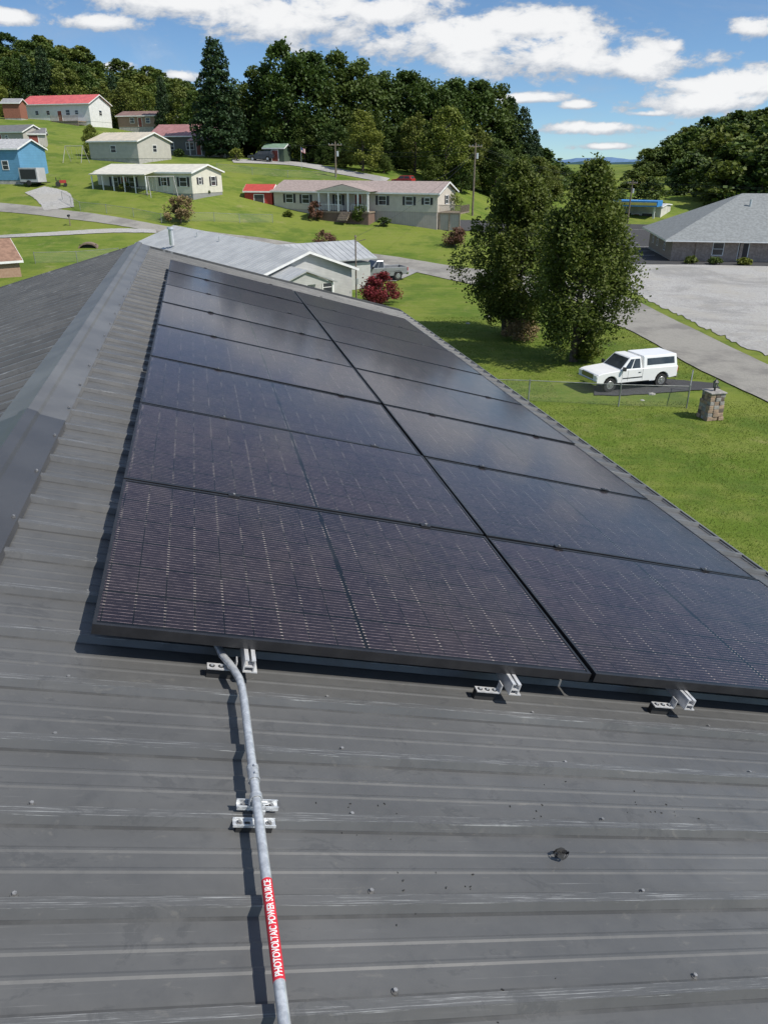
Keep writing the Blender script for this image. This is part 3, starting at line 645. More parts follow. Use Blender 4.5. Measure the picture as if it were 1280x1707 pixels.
mb.make('canopy',[M('blue_sign',(.05,.25,.6),None,1,.4),M('yellow_sign',(.75,.6,.15),None,1,.4),white],e)
# ------------------------------------------------------------------ vehicles
tire=M('tire',(.018,.018,.018),(.03,.03,.03),9,.85); rim=M('alloy_rim',(.5,.5,.52),(.4,.4,.42),9,.3,.7)
redl=M('tail_light',(.5,.02,.02),None,4,.25); headl=M('head_light',(.75,.75,.72),None,4,.12); grl=M('grille_black',(.03,.03,.03),None,4,.4)
def pickup(name,loc,yaw,body,capped,scale=1):
    e=empty(name,loc,yaw,scale); w=.96
    fa,ra=1.72,-1.72; r=.46
    top=[(-2.72,.56),(-2.74,1.18)] if capped else [(-2.66,.56),(-2.66,.82)]
    if not capped: top+=[(-.36,.82),(-.36,1.2)]
    pr=top+[(-.33,1.2),(1.02,1.2),(1.12,1.185),(2.3,1.09),(2.56,1.02),(2.64,.92),(2.64,.52)]
    a=[(fa+r*cos(t),.44+r*sin(t)) for t in np.linspace(.0,pi,9)]; b=[(ra+r*cos(t),.44+r*sin(t)) for t in np.linspace(.0,pi,9)]
    pr=pr+[(fa+r,.47)]+a[1:-1]+[(fa-r,.42)]+[(ra+r,.42)]+b[1:-1]+[(ra-r,.5)]
    mb=MB(); mb.prism([(x,-w,z) for x,z in pr],(0,2*w,0)); mb.make('body',[body],e,bevel=.035)
    mb=MB()
    def gh(x0,x1,t0,t1,z0,z1,w0,w1): return [(x0,-w0,z0),(x1,-w0,z0),(x1,w0,z0),(x0,w0,z0),(t0,-w1,z1),(t1,-w1,z1),(t1,w1,z1),(t0,w1,z1)]
    cab=gh(-.34,1.12,-.22,.46,1.17,1.84,.925,.78); mb.hexa(cab)
    caps=None
    if capped: caps=gh(-2.7,-.40,-2.62,-.40,1.17,1.86,.93,.80); mb.hexa(caps)
    else:
        for sy in (-1,1): mb.box((-1.51,sy*(w-.05),1.0),(2.3,.10,.40))
        mb.box((-2.64,0,1.0),(.06,1.8,.40)); 
    mb.make('cab',[body],e,bevel=.04)
    mb=MB()
    V=[Vector(q) for q in cab]
    mb.inset([V[1],V[2],V[6],V[5]],(.05,.95),(.08,.9),.006)
    mb.inset([V[0],V[1],V[5],V[4]],(.10,.50),(.1,.86),.006); mb.inset([V[0],V[1],V[5],V[4]],(.55,.86),(.1,.86),.006)
    mb.inset([V[2],V[3],V[7],V[6]],(.14,.45),(.1,.86),.006); mb.inset([V[2],V[3],V[7],V[6]],(.5,.90),(.1,.86),.006)
    if caps:
        V=[Vector(q) for q in caps]
        mb.inset([V[0],V[1],V[5],V[4]],(.08,.90),(.25,.8),.006); mb.inset([V[2],V[3],V[7],V[6]],(.1,.92),(.25,.8),.006); mb.inset([V[3],V[0],V[4],V[7]],(.08,.92),(.15,.85),.006)
    else: mb.inset([V[3],V[0],V[4],V[7]],(.1,.9),(.2,.85),.006)
    mb.make('windows',[glass],e)
    mb=MB()
    for x in (fa,ra):
        for sy in (-1,1):
            y=sy*(w-.14)
            mb.cyl((x,y-.13,.385),(x,y+.13,.385),.385,.385,28,0); yo=y+sy*.13
            mb.cyl((x,yo-.005*sy,.385),(x,yo+.008*sy,.385),.235,.22,20,1); mb.cyl((x,yo,.385),(x,yo+.03*sy,.385),.07,.06,12,1)
            for k in range(8):
                t=k*pi/4; mb.box((x+.145*cos(t),yo+.009*sy,.385+.145*sin(t)),(.04,.004,.04),0)
    mb.box((0,0,.5),(4.6,1.3,.25),0)
    for x in (fa,ra): mb.box((x,0,.62),(.95,1.55,.5),0)
    mb.make('wheels',[tire,rim],e,smooth=True)
    mb=MB()
    mb.box((2.70,0,.58),(.14,1.94,.22),0); mb.box((-2.76,0,.58),(.14,1.9,.2),0)
    mb.box((2.645,0,.86),(.03,1.15,.26),1); 
    for k in range(3): mb.box((2.663,0,.78+k*.08),(.01,1.1,.02),0)
    for sy in (-1,1):
        mb.box((2.63,sy*.76,.86),(.06,.33,.24),2); mb.box((-2.74,sy*.88,.98),(.05,.12,.32),3)
        mb.box((.98,sy*1.08,1.28),(.12,.2,.2),4); mb.box((.98,sy*.98,1.22),(.05,.14,.05),4)
        for x in (-.36,.62,1.0): mb.box((x,sy*(w+.001),.86),(.012,.006,.62),1)
        mb.box((-.15,sy*(w+.012),1.0),(.16,.03,.035),1)
        mb.box((.3,sy*(w+.008),.72),(1.3,.02,.05),4); mb.box((.3,sy*(w+.004),.46),(2.3,.02,.05),1)
    mb.make('trim',[chrome,grl,headl,redl,grl],e)
    return e
wp=M('white_paint',(.80,.80,.79),(.76,.76,.75),1,.22); gp_=M('grey_paint',(.26,.27,.28),(.22,.23,.24),1,.25,.2)
a=gp(1006,653); b=gp(1099,650); d=a-b; yw=atan2(d.y,d.x); mid=(a+b)/2
sc=d.length/3.44
nrm=Vector((-sin(yw),cos(yw),0)); 
if nrm.y<0: nrm=-nrm
p=mid+nrm*.85; p.z=float(tz(p.x,p.y))+.06
pickup('white_pickup_truck',p,yw+radians(9),wp,True,max(.9,min(1.05,sc)))
p=gp(630,468); p.z+=.08
pickup('grey_pickup_truck',p,radians(204),gp_,False,1.08)
def suv(name,loc,yaw,body,scale=1):
    e=empty(name,loc,yaw,scale); w=.9; mb=MB()
    fa,ra,r=1.4,-1.35,.4
    pr=[(-2.25,.45),(-2.3,1.0),(-.9,1.05),(1.0,1.02),(2.1,.9),(2.25,.7),(2.22,.4),(fa+r,.38)]+[(fa+r*cos(t),.38+r*sin(t)) for t in np.linspace(.0,pi,8)][1:-1]+[(fa-r,.3),(ra+r,.3)]+[(ra+r*cos(t),.38+r*sin(t)) for t in np.linspace(.0,pi,8)][1:-1]+[(ra-r,.38)]
    mb.prism([(x,-w,z) for x,z in pr],(0,2*w,0)); 
    V=[(-2.2,-.87,1.0),(1.05,-.87,1.0),(1.05,.87,1.0),(-2.2,.87,1.0),(-1.9,-.7,1.6),(.3,-.7,1.6),(.3,.7,1.6),(-1.9,.7,1.6)]; mb.hexa(V)
    mb.make('body',[body],e,bevel=.05)
    mb=MB(); V=[Vector(q) for q in V]
    for q in ((0,1,5,4),(2,3,7,6)): mb.inset([V[i] for i in q],(.06,.45),(.12,.85),.006,0); mb.inset([V[i] for i in q],(.5,.88),(.12,.85),.006,0)
    mb.inset([V[1],V[2],V[6],V[5]],(.06,.94),(.1,.9),.006); mb.inset([V[3],V[0],V[4],V[7]],(.08,.92),(.15,.85),.006)
    for x in (fa,ra):
        for sy in (-1,1): mb.cyl((x,sy*.72,.34),(x,sy*.92,.34),.34,.34,20,1); mb.cyl((x,sy*.92,.34),(x,sy*.93,.34),.2,.2,14,2)
    for sy in (-1,1): mb.box((2.18,sy*.68,.75),(.1,.3,.14),3)
    mb.make('wheels_and_windows',[glass,tire,rim,headl],e)
    return e
suv('dark_suv',gp(436,269)+Vector((0,0,.08)),radians(175),M('dark_paint',(.03,.035,.045),None,1,.25))
suv('red_car',gp(672,308)+Vector((0,0,.02)),radians(150),M('red_paint',(.38,.03,.03),None,1,.25),.85)
p=gp(58,309); e=empty('cargo_trailer',p,radians(-15))
mb=MB(); mb.box((0,0,1.4),(3.0,1.9,1.9),0); mb.box((0,-.96,1.5),(2.6,.03,1.3),1); mb.box((0,0,.42),(3.2,2.0,.1),2)
for sy in (-1,1): mb.cyl((0,sy*.95,.35),(0,sy*1.15,.35),.35,.35,18,2)
mb.cyl((1.6,0,.42),(2.8,0,.42),.05,.05,8,2); mb.make('body',[M('trailer_grey',(.5,.5,.5),None,1,.5),grl,tire],e)
p=gp(103,311); e=empty('riding_mower',p,radians(20)); mb=MB()
mb.box((.3,0,.65),(.9,.5,.4),0); mb.box((-.35,0,.75),(.45,.5,.1),1); mb.box((-.58,0,1.0),(.1,.5,.4),1); mb.cyl((.05,0,.8),(-.05,0,1.15),.02,.02,6,1)
for x,rr_ in ((-.4,.34),(.6,.24)):
    for sy in (-1,1): mb.cyl((x,sy*.35,rr_),(x,sy*.55,rr_),rr_,rr_,16,1)
mb.make('body',[redm,tire],e)
# ------------------------------------------------------------------ fences, poles, misc
linkm,nt,b=newmat('chain_link'); b.inputs['Base Color'].default_value=(.35,.36,.35,1); b.inputs['Roughness'].default_value=.5
tr=ND(nt,'ShaderNodeBsdfTransparent'); mx=ND(nt,'ShaderNodeMixShader'); mx.inputs[0].default_value=.12
nt.links.new(tr.outputs[0],mx.inputs[1]); nt.links.new(b.outputs[0],mx.inputs[2]); nt.links.new(mx.outputs[0],nt.nodes['Material Output'].inputs[0])
def fence(name,pts,h=1.15,step=2.6,gate=False,mat=None):
    mb=MB(); P=[]
    for a,b in zip(pts[:-1],pts[1:]):
        n=max(1,int((b-a).length/step))
        for i in range(n): P.append(a.lerp(b,i/n))
    P.append(pts[-1]); P=[Vector((p.x,p.y,float(tz(p.x,p.y)))) for p in P]
    for i,p in enumerate(P): mb.cyl(p-Vector((0,0,.2)),p+Vector((0,0,h+.06)),.035,.035,6,0)
    for a,b in zip(P[:-1],P[1:]):
        u=Vector((0,0,h)); mb.cyl(a+u,b+u,.022,.022,6,0); lo=Vector((0,0,.06)); mb.face([a+lo,b+lo,b+u,a+u],1)
    return mb.make(name,[mat or galv,linkm])
fpost=M('fence_post',(.3,.31,.3),(.2,.21,.2),3,.5,.3)
fence('chain_link_fence',[gp(800,668),gp(880,670),gp(1030,678),gp(1143,682),gp(1148,655)],1.15,3.0,mat=fpost)
fence('chain_link_fence',[gp(105,334),gp(135,352),gp(270,372),gp(400,372),gp(455,372)],1.1,3.2,mat=fpost)
fence('chain_link_fence',[gp(362,285),gp(480,297),gp(560,300)],1.1,4,mat=fpost)
fence('chain_link_fence',[gp(60,440),gp(130,438),gp(200,432)],1.1,3,mat=fpost)
p=gp(1181,699); e=empty('stone_lamp_pillar',p,radians(12)); mb=MB(); random.seed(5)
for k in range(7):
    z=.0+k*.19; w=.88-k*.022
    for sx in range(3):
        for sy in range(3):
            if sx==1 and sy==1: continue
            ww=w/3
            mb.box(((sx-1)*ww+random.uniform(-.03,.03),(sy-1)*ww+random.uniform(-.03,.03),z+.095),(ww*random.uniform(.92,1.1),ww*random.uniform(.92,1.1),.185),random.choice((0,0,1,2)),Matrix.Rotation(random.uniform(-.12,.12),3,'Z'))
mb.box((0,0,.66),(.7,.7,1.3),2); mb.box((0,0,1.36),(.86,.86,.07),1)
mb.make('stones',[M('tan_stone',(.40,.29,.2),(.26,.19,.14),6,.9),M('grey_stone',(.34,.32,.29),(.2,.19,.18),6,.9),M('dark_stone',(.14,.11,.09),None,6,.9)],e,bevel=.02)
mb=MB(); mb.cyl((0,0,1.39),(0,0,1.55),.05,.04,8); mb.cyl((0,0,1.55),(0,0,1.58),.11,.11,8); mb.cyl((0,0,1.58),(0,0,1.82),.085,.12,6,1)
for k in range(6): t=k*pi/3; mb.cyl((.085*cos(t),.085*sin(t),1.58),(.12*cos(t),.12*sin(t),1.82),.012,.012,5)
mb.cyl((0,0,1.82),(0,0,1.95),.16,.03,6); mb.cyl((0,0,1.95),(0,0,2.0),.02,.02,6); mb.make('lantern',[grl,M('lantern_glass',(.3,.3,.28),None,3,.1)],e)
polem=M('pole_wood',(.2,.16,.12),(.12,.1,.08),3,.9)
def pole(u,vb,vt,name='utility_pole'):
    p=gp(u,vb); r=ray(u,vt); top=CZ+r.z/r.y*p.y; h=top-p.z; mb=MB()
    mb.cyl((0,0,-.3),(0,0,h),.17,.11,10); mb.box((0,0,h-.5),(2.3,.11,.13)); mb.cyl((.35,0,h-2.2),(.35,0,h-1.4),.2,.2,12,1)
    for x in (-1.05,-.5,.5,1.05): mb.cyl((x,0,h-.44),(x,0,h-.26),.04,.03,6,1)
    mb.cyl((0,0,h-1.4),(.35,0,h-1.6),.03,.03,5,1)
    mb.make(name,[polem,galv],None,Matrix.Translation(p)@Matrix.Rotation(.4,4,'Z')); return Vector((p.x,p.y,top-.3))
t1=pole(787,360,238); t2=pole(1045,372,300) ; t3=pole(560,295,236)
p=gp(594,500); h=CZ+ray(594,395).z/ray(594,395).y*p.y-p.z
mb=MB(); mb.cyl((0,0,-.2),(0,0,h),.07,.06,8); mb.cyl((0,0,h),(0,0,h+.15),.12,.05,8); mb.cyl((0,0,h-.4),(.9,0,h-.2),.03,.03,6); mb.box((.1,0,1.6),(.18,.25,.5),1); mb.make('service_pole',[polem,galv],None,Matrix.Translation(p))
def wire(mb,a,b,sag,r=.018):
    pts=[a.lerp(b,t)-Vector((0,0,sag*4*t*(1-t))) for t in np.linspace(0,1,14)]
    for p,q in zip(pts[:-1],pts[1:]): mb.cyl(p,q,r,r,4,0,False)
mb=MB()
far=Vector((110,95,9.5))
for dz in (0,-.25,-1.2): wire(mb,t1+Vector((0,0,dz)),t2+Vector((0,0,dz)),1.0); wire(mb,t2+Vector((0,0,dz)),far+Vector((0,0,dz)),1.2); 
for dz in (0,-.6): wire(mb,t1+Vector((0,0,dz)),t3+Vector((0,0,dz)),1.2); 
wire(mb,t1+Vector((0,0,-.8)),dp(690,308,108),1.0); wire(mb,t3,dp(380,215,140),1.2)
wire(mb,Vector((p.x,p.y,p.z+h)),t1+Vector((0,0,-1)),1.0,.012)
mb.make('power_lines',[grl])
p=gp(503,281); mb=MB(); mb.cyl((0,0,0),(0,0,3.4),.03,.02,8,0)
for k in range(13):
    z0=3.3-k*.055
    for i in range(5): 
        q=lambda j,dz:(.04+j*.14,.04*sin(j*1.3),z0-.05*j-dz)
        mb.face([q(i,0),q(i+1,0),q(i+1,.055),q(i,.055)], 3 if (k<7 and i<2) else (1 if k%2==0 else 2))
mb.make('flag_pole',[galv,M('flag_red',(.5,.04,.05),None,2,.7),M('flag_white',(.75,.75,.75),None,2,.7),M('flag_blue',(.03,.05,.2),None,2,.7)],None,Matrix.Translation(p))
def swing(u,v,s=1,yaw=0):
    mb=MB()
    for x in (-1.6,1.6):
        for y in (-1,1): mb.cyl((x,y,0),(x*.95,0,2.3),.04,.04,6)
    mb.cyl((-1.6,0,2.3),(1.6,0,2.3),.045,.045,6)
    for x in (-.8,.5):
        for dx in (-.22,.22): mb.cyl((x+dx,0,2.3),(x+dx,.1,.6),.012,.012,4)
        mb.box((x,.1,.58),(.5,.2,.04),1)
    mb.make('swing_set',[concrete,black],None,Matrix.Translation(gp(u,v))@Matrix.Rotation(yaw,4,'Z')@Matrix.Scale(s,4))
swing(272,330,1.15,.5); swing(128,272,1.1,-.3)
p=gp(118,377); mb=MB(); mb.box((0,0,.55),(.1,.1,1.1),0); mb.box((0,-.05,1.15),(.2,.5,.14),1); mb.cyl((0,-.3,1.22),(0,.2,1.22),.1,.1,12,1); mb.make('mailbox',[wood,grl],None,Matrix.Translation(p))
p=gp(147,415); mb=MB()
for k in range(12):
    t0=pi*k/12;t1_=pi*(k+1)/12
    mb.prism([(.95*cos(t0),0,.6*sin(t0)),(.95*cos(t1_),0,.6*sin(t1_)),(1.1*cos(t1_),0,.75*sin(t1_)),(1.1*cos(t0),0,.75*sin(t0))],(0,1.5,0),0)
mb.box((0,.5,.1),(1.85,.05,.9),1); mb.make('culvert',[M('rusty_steel',(.22,.17,.12),(.14,.1,.08),3,.9),black],None,Matrix.Translation(p-Vector((0,0,.15)))@Matrix.Rotation(.2,4,'Z'))
mb=MB(); random.seed(11)
def rock(c,r,m):
    n=7; rings=[(.9,.0),(.75,.45),(.25,.65)]; k=len(mb.v)
    for rr_,zz in rings:
        for i in range(n): t=2*pi*i/n; j=random.uniform(.75,1.2); mb.v.append((c.x+r*rr_*j*cos(t),c.y+r*rr_*j*sin(t),c.z-.05+r*zz*random.uniform(.8,1.1)))
    for q in range(2):
        for i in range(n): j=(i+1)%n; mb.f.append((k+q*n+i,k+q*n+j,k+(q+1)*n+j,k+(q+1)*n+i)); mb.m.append(m)
    mb.f.append(tuple(k+2*n+i for i in range(n))); mb.m.append(m)
for i in range(170):
    u=random.uniform(1038,1085); v=455+(u-1038)*.72+random.gauss(0,5); rock(gp(u,v),random.uniform(.08,.2),random.choice((0,1,1)))
for u,v,r in ((813,530,.3),(835,532,.35),(780,540,.22),(1085,658,.25),(1070,668,.15)): rock(gp(u,v),r,0)
mb.make('rocks',[M('pale_rock',(.40,.39,.36),(.28,.27,.25),3,.9),M('grey_rock',(.26,.26,.25),None,3,.9)])
# ------------------------------------------------------------------ vegetation
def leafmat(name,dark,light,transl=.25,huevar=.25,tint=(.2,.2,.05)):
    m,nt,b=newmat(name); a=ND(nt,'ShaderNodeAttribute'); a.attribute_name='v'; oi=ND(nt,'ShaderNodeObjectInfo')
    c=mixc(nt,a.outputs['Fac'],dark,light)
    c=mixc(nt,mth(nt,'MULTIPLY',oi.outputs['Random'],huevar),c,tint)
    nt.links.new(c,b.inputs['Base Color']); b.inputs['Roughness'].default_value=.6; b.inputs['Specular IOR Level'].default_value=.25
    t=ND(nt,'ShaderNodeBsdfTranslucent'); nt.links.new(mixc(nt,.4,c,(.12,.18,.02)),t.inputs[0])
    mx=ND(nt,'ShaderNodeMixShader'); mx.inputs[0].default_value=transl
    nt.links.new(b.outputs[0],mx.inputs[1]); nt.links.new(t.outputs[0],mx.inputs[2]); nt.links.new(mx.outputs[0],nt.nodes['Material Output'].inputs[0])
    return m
bark=M('bark',(.13,.1,.08),(.07,.055,.045),8,.95,0,.02,20)
def leaves(C,sz,val,rg,up=.35):
    n=len(C); nrm=rg.normal(size=(n,3)); nrm[:,2]=np.abs(nrm[:,2])+up; nrm/=np.linalg.norm(nrm,axis=1)[:,None]
    t=rg.normal(size=(n,3)); a=np.cross(nrm,t); a/=np.linalg.norm(a,axis=1)[:,None]; b=np.cross(nrm,a)
    s=(sz*rg.uniform(.6,1.3,n))[:,None]
    return np.stack([C-a*s*.5,C-b*s*.36+a*s*.08,C+a*s*.55,C+b*s*.4+a*s*.02],1).reshape(-1,3)
def treemesh(name,mb,C,sz,val,rg,leafm,up=.35):
    V=leaves(C,sz,val,rg,up); k=len(mb.v); nq=len(C)
    allv=np.concatenate([np.array(mb.v).reshape(-1,3),V]) if k else V
    q=(np.arange(nq*4)+k).reshape(-1,4)
    me=bpy.data.meshes.new(name); me.from_pydata(allv.tolist(),[],[list(f) for f in mb.f]+q.tolist())
    me.materials.append(bark); me.materials.append(leafm)
    nf=len(mb.f); me.polygons.foreach_set('material_index',[0]*nf+[1]*nq)
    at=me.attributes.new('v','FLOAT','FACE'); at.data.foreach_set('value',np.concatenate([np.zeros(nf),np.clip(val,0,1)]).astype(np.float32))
    return me
def deciduous(name,seed,H,R,cb,ncl,nl,ls,leafm,env,clr=.24,stem=1,upr=1.0,inner=.45,limbs=20,stray=0):
    rg=np.random.default_rng(seed); mb=MB(); rnd=random.Random(seed)
    cl=[]
    lob=rg.uniform(0,6.28,3)
    for i in range(ncl):
        t=rg.uniform(0,1)**.9; th=rg.uniform(0,2*pi)
        e=env(t)*(1+.16*sin(2*th+lob[0])+.12*sin(3*th+lob[1]+5*t)); rr=R*e*(inner+(1-inner)*rg.uniform(0,1)**.6)
        cl.append((rr*cos(th),rr*sin(th),cb+(H-cb)*(t*.97),rg.uniform(.6,1.3)*R*clr*(.55+.6*e),rg.uniform(0,1)))
    per=nl//ncl; Cs=[];vals=[]
    for x,y,z,r,v in cl:
        m=int(per*rg.uniform(.6,1.4)); d=rg.normal(size=(m,3)); d/=np.linalg.norm(d,axis=1)[:,None]; d*=(rg.uniform(.25,1.08,m)**.6)[:,None]
        if stray:
            k=rg.uniform(0,1,m)<stray; d[k]*=rg.uniform(1.0,1.55,k.sum())[:,None]
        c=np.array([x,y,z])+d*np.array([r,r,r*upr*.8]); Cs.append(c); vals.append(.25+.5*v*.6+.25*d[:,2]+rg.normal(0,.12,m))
    C=np.concatenate(Cs); val=np.concatenate(vals); ok=C[:,2]>.15; C=C[ok]; val=val[ok]
    tr_=H*.018+.03
    for s in range(stem):
        ox,oy=(0,0) if stem==1 else (rnd.uniform(-.35,.35),rnd.uniform(-.35,.35))
        pts=[Vector((ox*(1+2*t)+rnd.uniform(-.1,.1)*t*R*.3,oy*(1+2*t)+rnd.uniform(-.1,.1)*t*R*.3,H*.8*t)) for t in (0,.15,.35,.55,.75,1)]; pts[0].z=-.3
        for i in range(5): mb.cyl(pts[i],pts[i+1],tr_*(1.25-.23*i)*(1 if stem==1 else .7),tr_*(1.02-.23*i)*(1 if stem==1 else .7)+.005,8)
    for (x,y,z,r,v) in rnd.sample(cl,min(ncl,limbs)):
        z0=max(cb*.75,z-math.hypot(x,y)*.8-.3); p0=Vector((x*.03,y*.03,z0)); p1=Vector((x*.45,y*.45,z0+(z-z0)*.4)); p2=Vector((x,y,z))
        mb.cyl(p0,p1,tr_*.32,tr_*.2,6); mb.cyl(p1,p2,tr_*.2,tr_*.05,5)
    return treemesh(name,mb,C,ls,val,rg,leafm)
def conifer(name,seed,H,R,ls,leafm,nl=9000,cb=.05,irr=.3):
    rg=np.random.default_rng(seed); mb=MB(); Cs=[];vals=[]
    mb.cyl((0,0,-.3),(0,0,H*.97),H*.016,.02,8)
    lev=int(H/.8)
    br=[]
    for i in range(lev):
        t=i/lev; z=H*(cb+(1-cb)*t); n=6+(i%3)
        for k in range(n):
            th=2*pi*(k+rg.uniform(-.4,.4))/n+i*.7; L=R*(1-t)**.55*min(1,.6+t*3)*rg.uniform(1-irr,1+irr*.6)+.25; br.append((z+rg.uniform(-.4,.4),th,L,rg.uniform(0,1)))
    tot=sum(b[2]**1.3 for b in br)
    for z,th,L,v in br:
        m=max(10,int(nl*L**1.3/tot)); s=rg.uniform(.05,1,m)**.6; d=np.array([cos(th),sin(th)]); pr=np.array([-sin(th),cos(th)])
        w=rg.normal(0,.24,m)*L*(1.15-s*.6); xy=d*(s*L)[:,None]+pr*w[:,None]; zz=z+.22*L*s-.10*L*s*s*2+rg.normal(0,.22,m)-np.abs(w)*.2
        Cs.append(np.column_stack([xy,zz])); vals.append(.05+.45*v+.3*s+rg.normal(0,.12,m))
        mb.cyl((0,0,z),(d[0]*L*.6,d[1]*L*.6,z+.1*L),.04,.015,4)
    return treemesh(name,mb,np.concatenate(Cs),ls,np.concatenate(vals),rg,leafm,.6)
envR=lambda t: max(.25,math.sin(pi*min(1,(t*.80+.19)))**.6)
envM=lambda t: max(.09,(1.0 if t>.34 else .50+t*1.47)*(1-max(0,t-.34)/.66)**.60)
Ldark=leafmat('leaves_dark',(.020,.042,.011),(.090,.150,.033),.22,.4,(.13,.15,.03))
Lmid=leafmat('leaves_mid',(.035,.065,.014),(.14,.195,.04),.25,.45,(.21,.20,.04))
Llt=leafmat('leaves_light',(.07,.105,.016),(.26,.29,.055),.3,.3,(.27,.25,.05))
Lpine=leafmat('pine_needles',(.014,.034,.016),(.055,.10,.04),.1,.2,(.07,.09,.03))
Lmap=leafmat('maple_leaves',(.034,.060,.012),(.165,.205,.04),.32,.1,(.18,.13,.03))
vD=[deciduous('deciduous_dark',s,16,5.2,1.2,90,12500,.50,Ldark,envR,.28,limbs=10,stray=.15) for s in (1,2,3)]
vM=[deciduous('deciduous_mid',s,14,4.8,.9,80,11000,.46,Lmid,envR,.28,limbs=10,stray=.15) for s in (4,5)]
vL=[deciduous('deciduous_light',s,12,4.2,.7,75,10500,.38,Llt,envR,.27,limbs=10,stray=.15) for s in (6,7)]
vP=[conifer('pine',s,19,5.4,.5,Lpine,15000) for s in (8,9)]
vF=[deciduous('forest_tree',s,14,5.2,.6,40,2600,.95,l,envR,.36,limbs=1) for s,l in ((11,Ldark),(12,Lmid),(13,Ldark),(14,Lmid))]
for me_,hh in [(m,16) for m in vD]+[(m,14) for m in vM]+[(m,12) for m in vL]+[(m,19) for m in vP]+[(m,14) for m in vF]: me_['h']=hh
def place(name,me_,u,vt,d,wsc=1,parent=None,sink=.1):
    r0=ray(u,268); x=r0.x*d; y=r0.y*d; z=float(tz(x,y)); rt=ray(u,vt); top=CZ+rt.z/rt.y*y; H=top-z
    if H<1.5: return
    s=H/me_['h']; o=bpy.data.objects.new(name,me_); col.objects.link(o)
    o.location=(x,y,z-sink); o.scale=(s*wsc,s*wsc,s*1.02); o.rotation_euler=(0,0,random.uniform(0,6.28))
    if parent: o.parent=parent
random.seed(21)
place('pine_tree',vP[0],370,63,138,.95)
for q in [(440,115,146),(478,76,142),(520,88,144),(560,90,146),(600,104,148),(638,124,152),(676,120,152),(715,136,152),(752,134,156),(790,136,158),(820,146,160)]: place('oak_tree',random.choice(vD),q[0],q[1],q[2],1.0)
for q in [(845,160,160),(868,178,160),(888,215,160)]: place('pine_tree',vP[1],q[0],q[1],q[2],.8)
for q in [(605,184,130,1.0,'L'),(742,178,130,1.05,'L'),(692,190,136,1,'M'),(560,200,137,1,'D'),(508,185,140,1,'D'),(458,190,140,1,'D'),(790,212,134,1,'M'),(828,235,134,1,'D'),(860,250,136,1,'D'),(650,212,137,1,'D'),(895,262,140,1.1,'M'),(918,272,150,1.2,'M'),(425,170,146,.9,'D'),(720,255,128,1.2,'M'),(540,240,136,1.2,'D'),(640,255,130,1.2,'M'),(480,245,140,1.2,'D'),(575,250,133,1.3,'M'),(770,262,128,1.2,'D')]:
    place('deciduous_tree',random.choice({'L':vL,'M':vM,'D':vD}[q[4]]),q[0],q[1],q[2],q[3])
for q in [(20,112,215),(52,98,215),(128,108,215),(155,112,220),(185,142,190),(225,138,190),(250,150,185),(312,140,178),(335,152,172),(405,188,150),(5,128,200),(355,200,160),(178,165,180)]:
    place('deciduous_tree',random.choice(vM+vL[:1]+vD[:1]),q[0],q[1],q[2],1.1)
place('pine_tree',vP[1],98,76,215,.7); place('pine_tree',vP[1],282,126,176,.65); place('deciduous_tree',vL[1],158,207,132,.8)
place('pine_tree',vP[0],70,92,214,.7); place('pine_tree',vP[0],205,120,200,.65)
place('deciduous_tree',vL[0],392,160,160,.9)
fe=empty('forest')
def ftree(u,d,H,wd=1.35,sink=1):
    r0=ray(u,268); x,y=r0.x*d,r0.y*d; z=float(tz(x,y)); me_=random.choice(vF); s=H/14
    o=bpy.data.objects.new('tree',me_); col.objects.link(o); o.location=(x,y,z-sink); o.scale=(s*wd,s*wd,s); o.rotation_euler=(0,0,random.uniform(0,6.28)); o.parent=fe
for i in range(300): ftree(random.uniform(-120,430),random.uniform(225,440),random.uniform(10,15))
for i in range(270):
    u=random.uniform(1070,1750); ftree(u,random.uniform(150,290),random.uniform(9,14)*min(1,.45+(u-1060)/230),1.35,1.5)
for i in range(60): ftree(random.uniform(440,900),random.uniform(160,230),random.uniform(7,10),1.5)
for i in range(110):
    u=random.uniform(880,1080); place('tree',random.choice(vF),u,random.uniform(277,298),random.uniform(170,400),1.6,fe,1)
for i in range(90):
    u=random.uniform(820,1120); place('tree',random.choice(vF),u,random.uniform(276,284),random.uniform(300,650),2.6,fe,1)
for i in range(26):
    u=random.uniform(905,1060); place('tree',random.choice(vF),u,random.uniform(300,335),random.uniform(150,185),1.6,fe,1)
# maples
def maple(seed,u,vb,vt,wpx,stem):
    p=gp(u,vb); H=CZ+ray(u,vt).z/ray(u,vt).y*p.y-p.z; R=wpx/2/FX*p.y*.93
    me_=deciduous('maple_tree',seed,H,R,H*.11,230,46000,.19,Lmap,envM,.20,stem,1.7,.15,34,.22)
    o=bpy.data.objects.new('maple_tree',me_); col.objects.link(o); o.location=p
maple(31,955,603,270,204,1); maple(33,848,560,272,168,3)
def shrub(name,u,v,wpx,hpx,leafm,seed,ls=.12,n=5000,flat=1):
    p=gp(u,v); d=p.y; R=wpx/2/FX*d; H=hpx/FX*d*1.05
    me_=deciduous(name,seed,H,R,H*.18,34,n,ls,leafm,lambda t:max(.3,math.sin(pi*(t*.8+.17))**.5),.33,1,1,.3,20,.1)
    o=bpy.data.objects.new(name,me_); col.objects.link(o); o.location=p
Lred=leafmat('burgundy_leaves',(.07,.008,.016),(.28,.035,.045),.2,.1,(.2,.03,.03))
Ltan=leafmat('tan_leaves',(.14,.11,.05),(.38,.26,.14),.2,.1,(.25,.15,.08))
Lmar=leafmat('maroon_leaves',(.09,.04,.03),(.25,.13,.09),.2,.1,(.2,.1,.05))
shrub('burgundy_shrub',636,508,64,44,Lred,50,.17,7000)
shrub('hydrangea_shrub',302,373,40,36,Ltan,51,.2,4000)
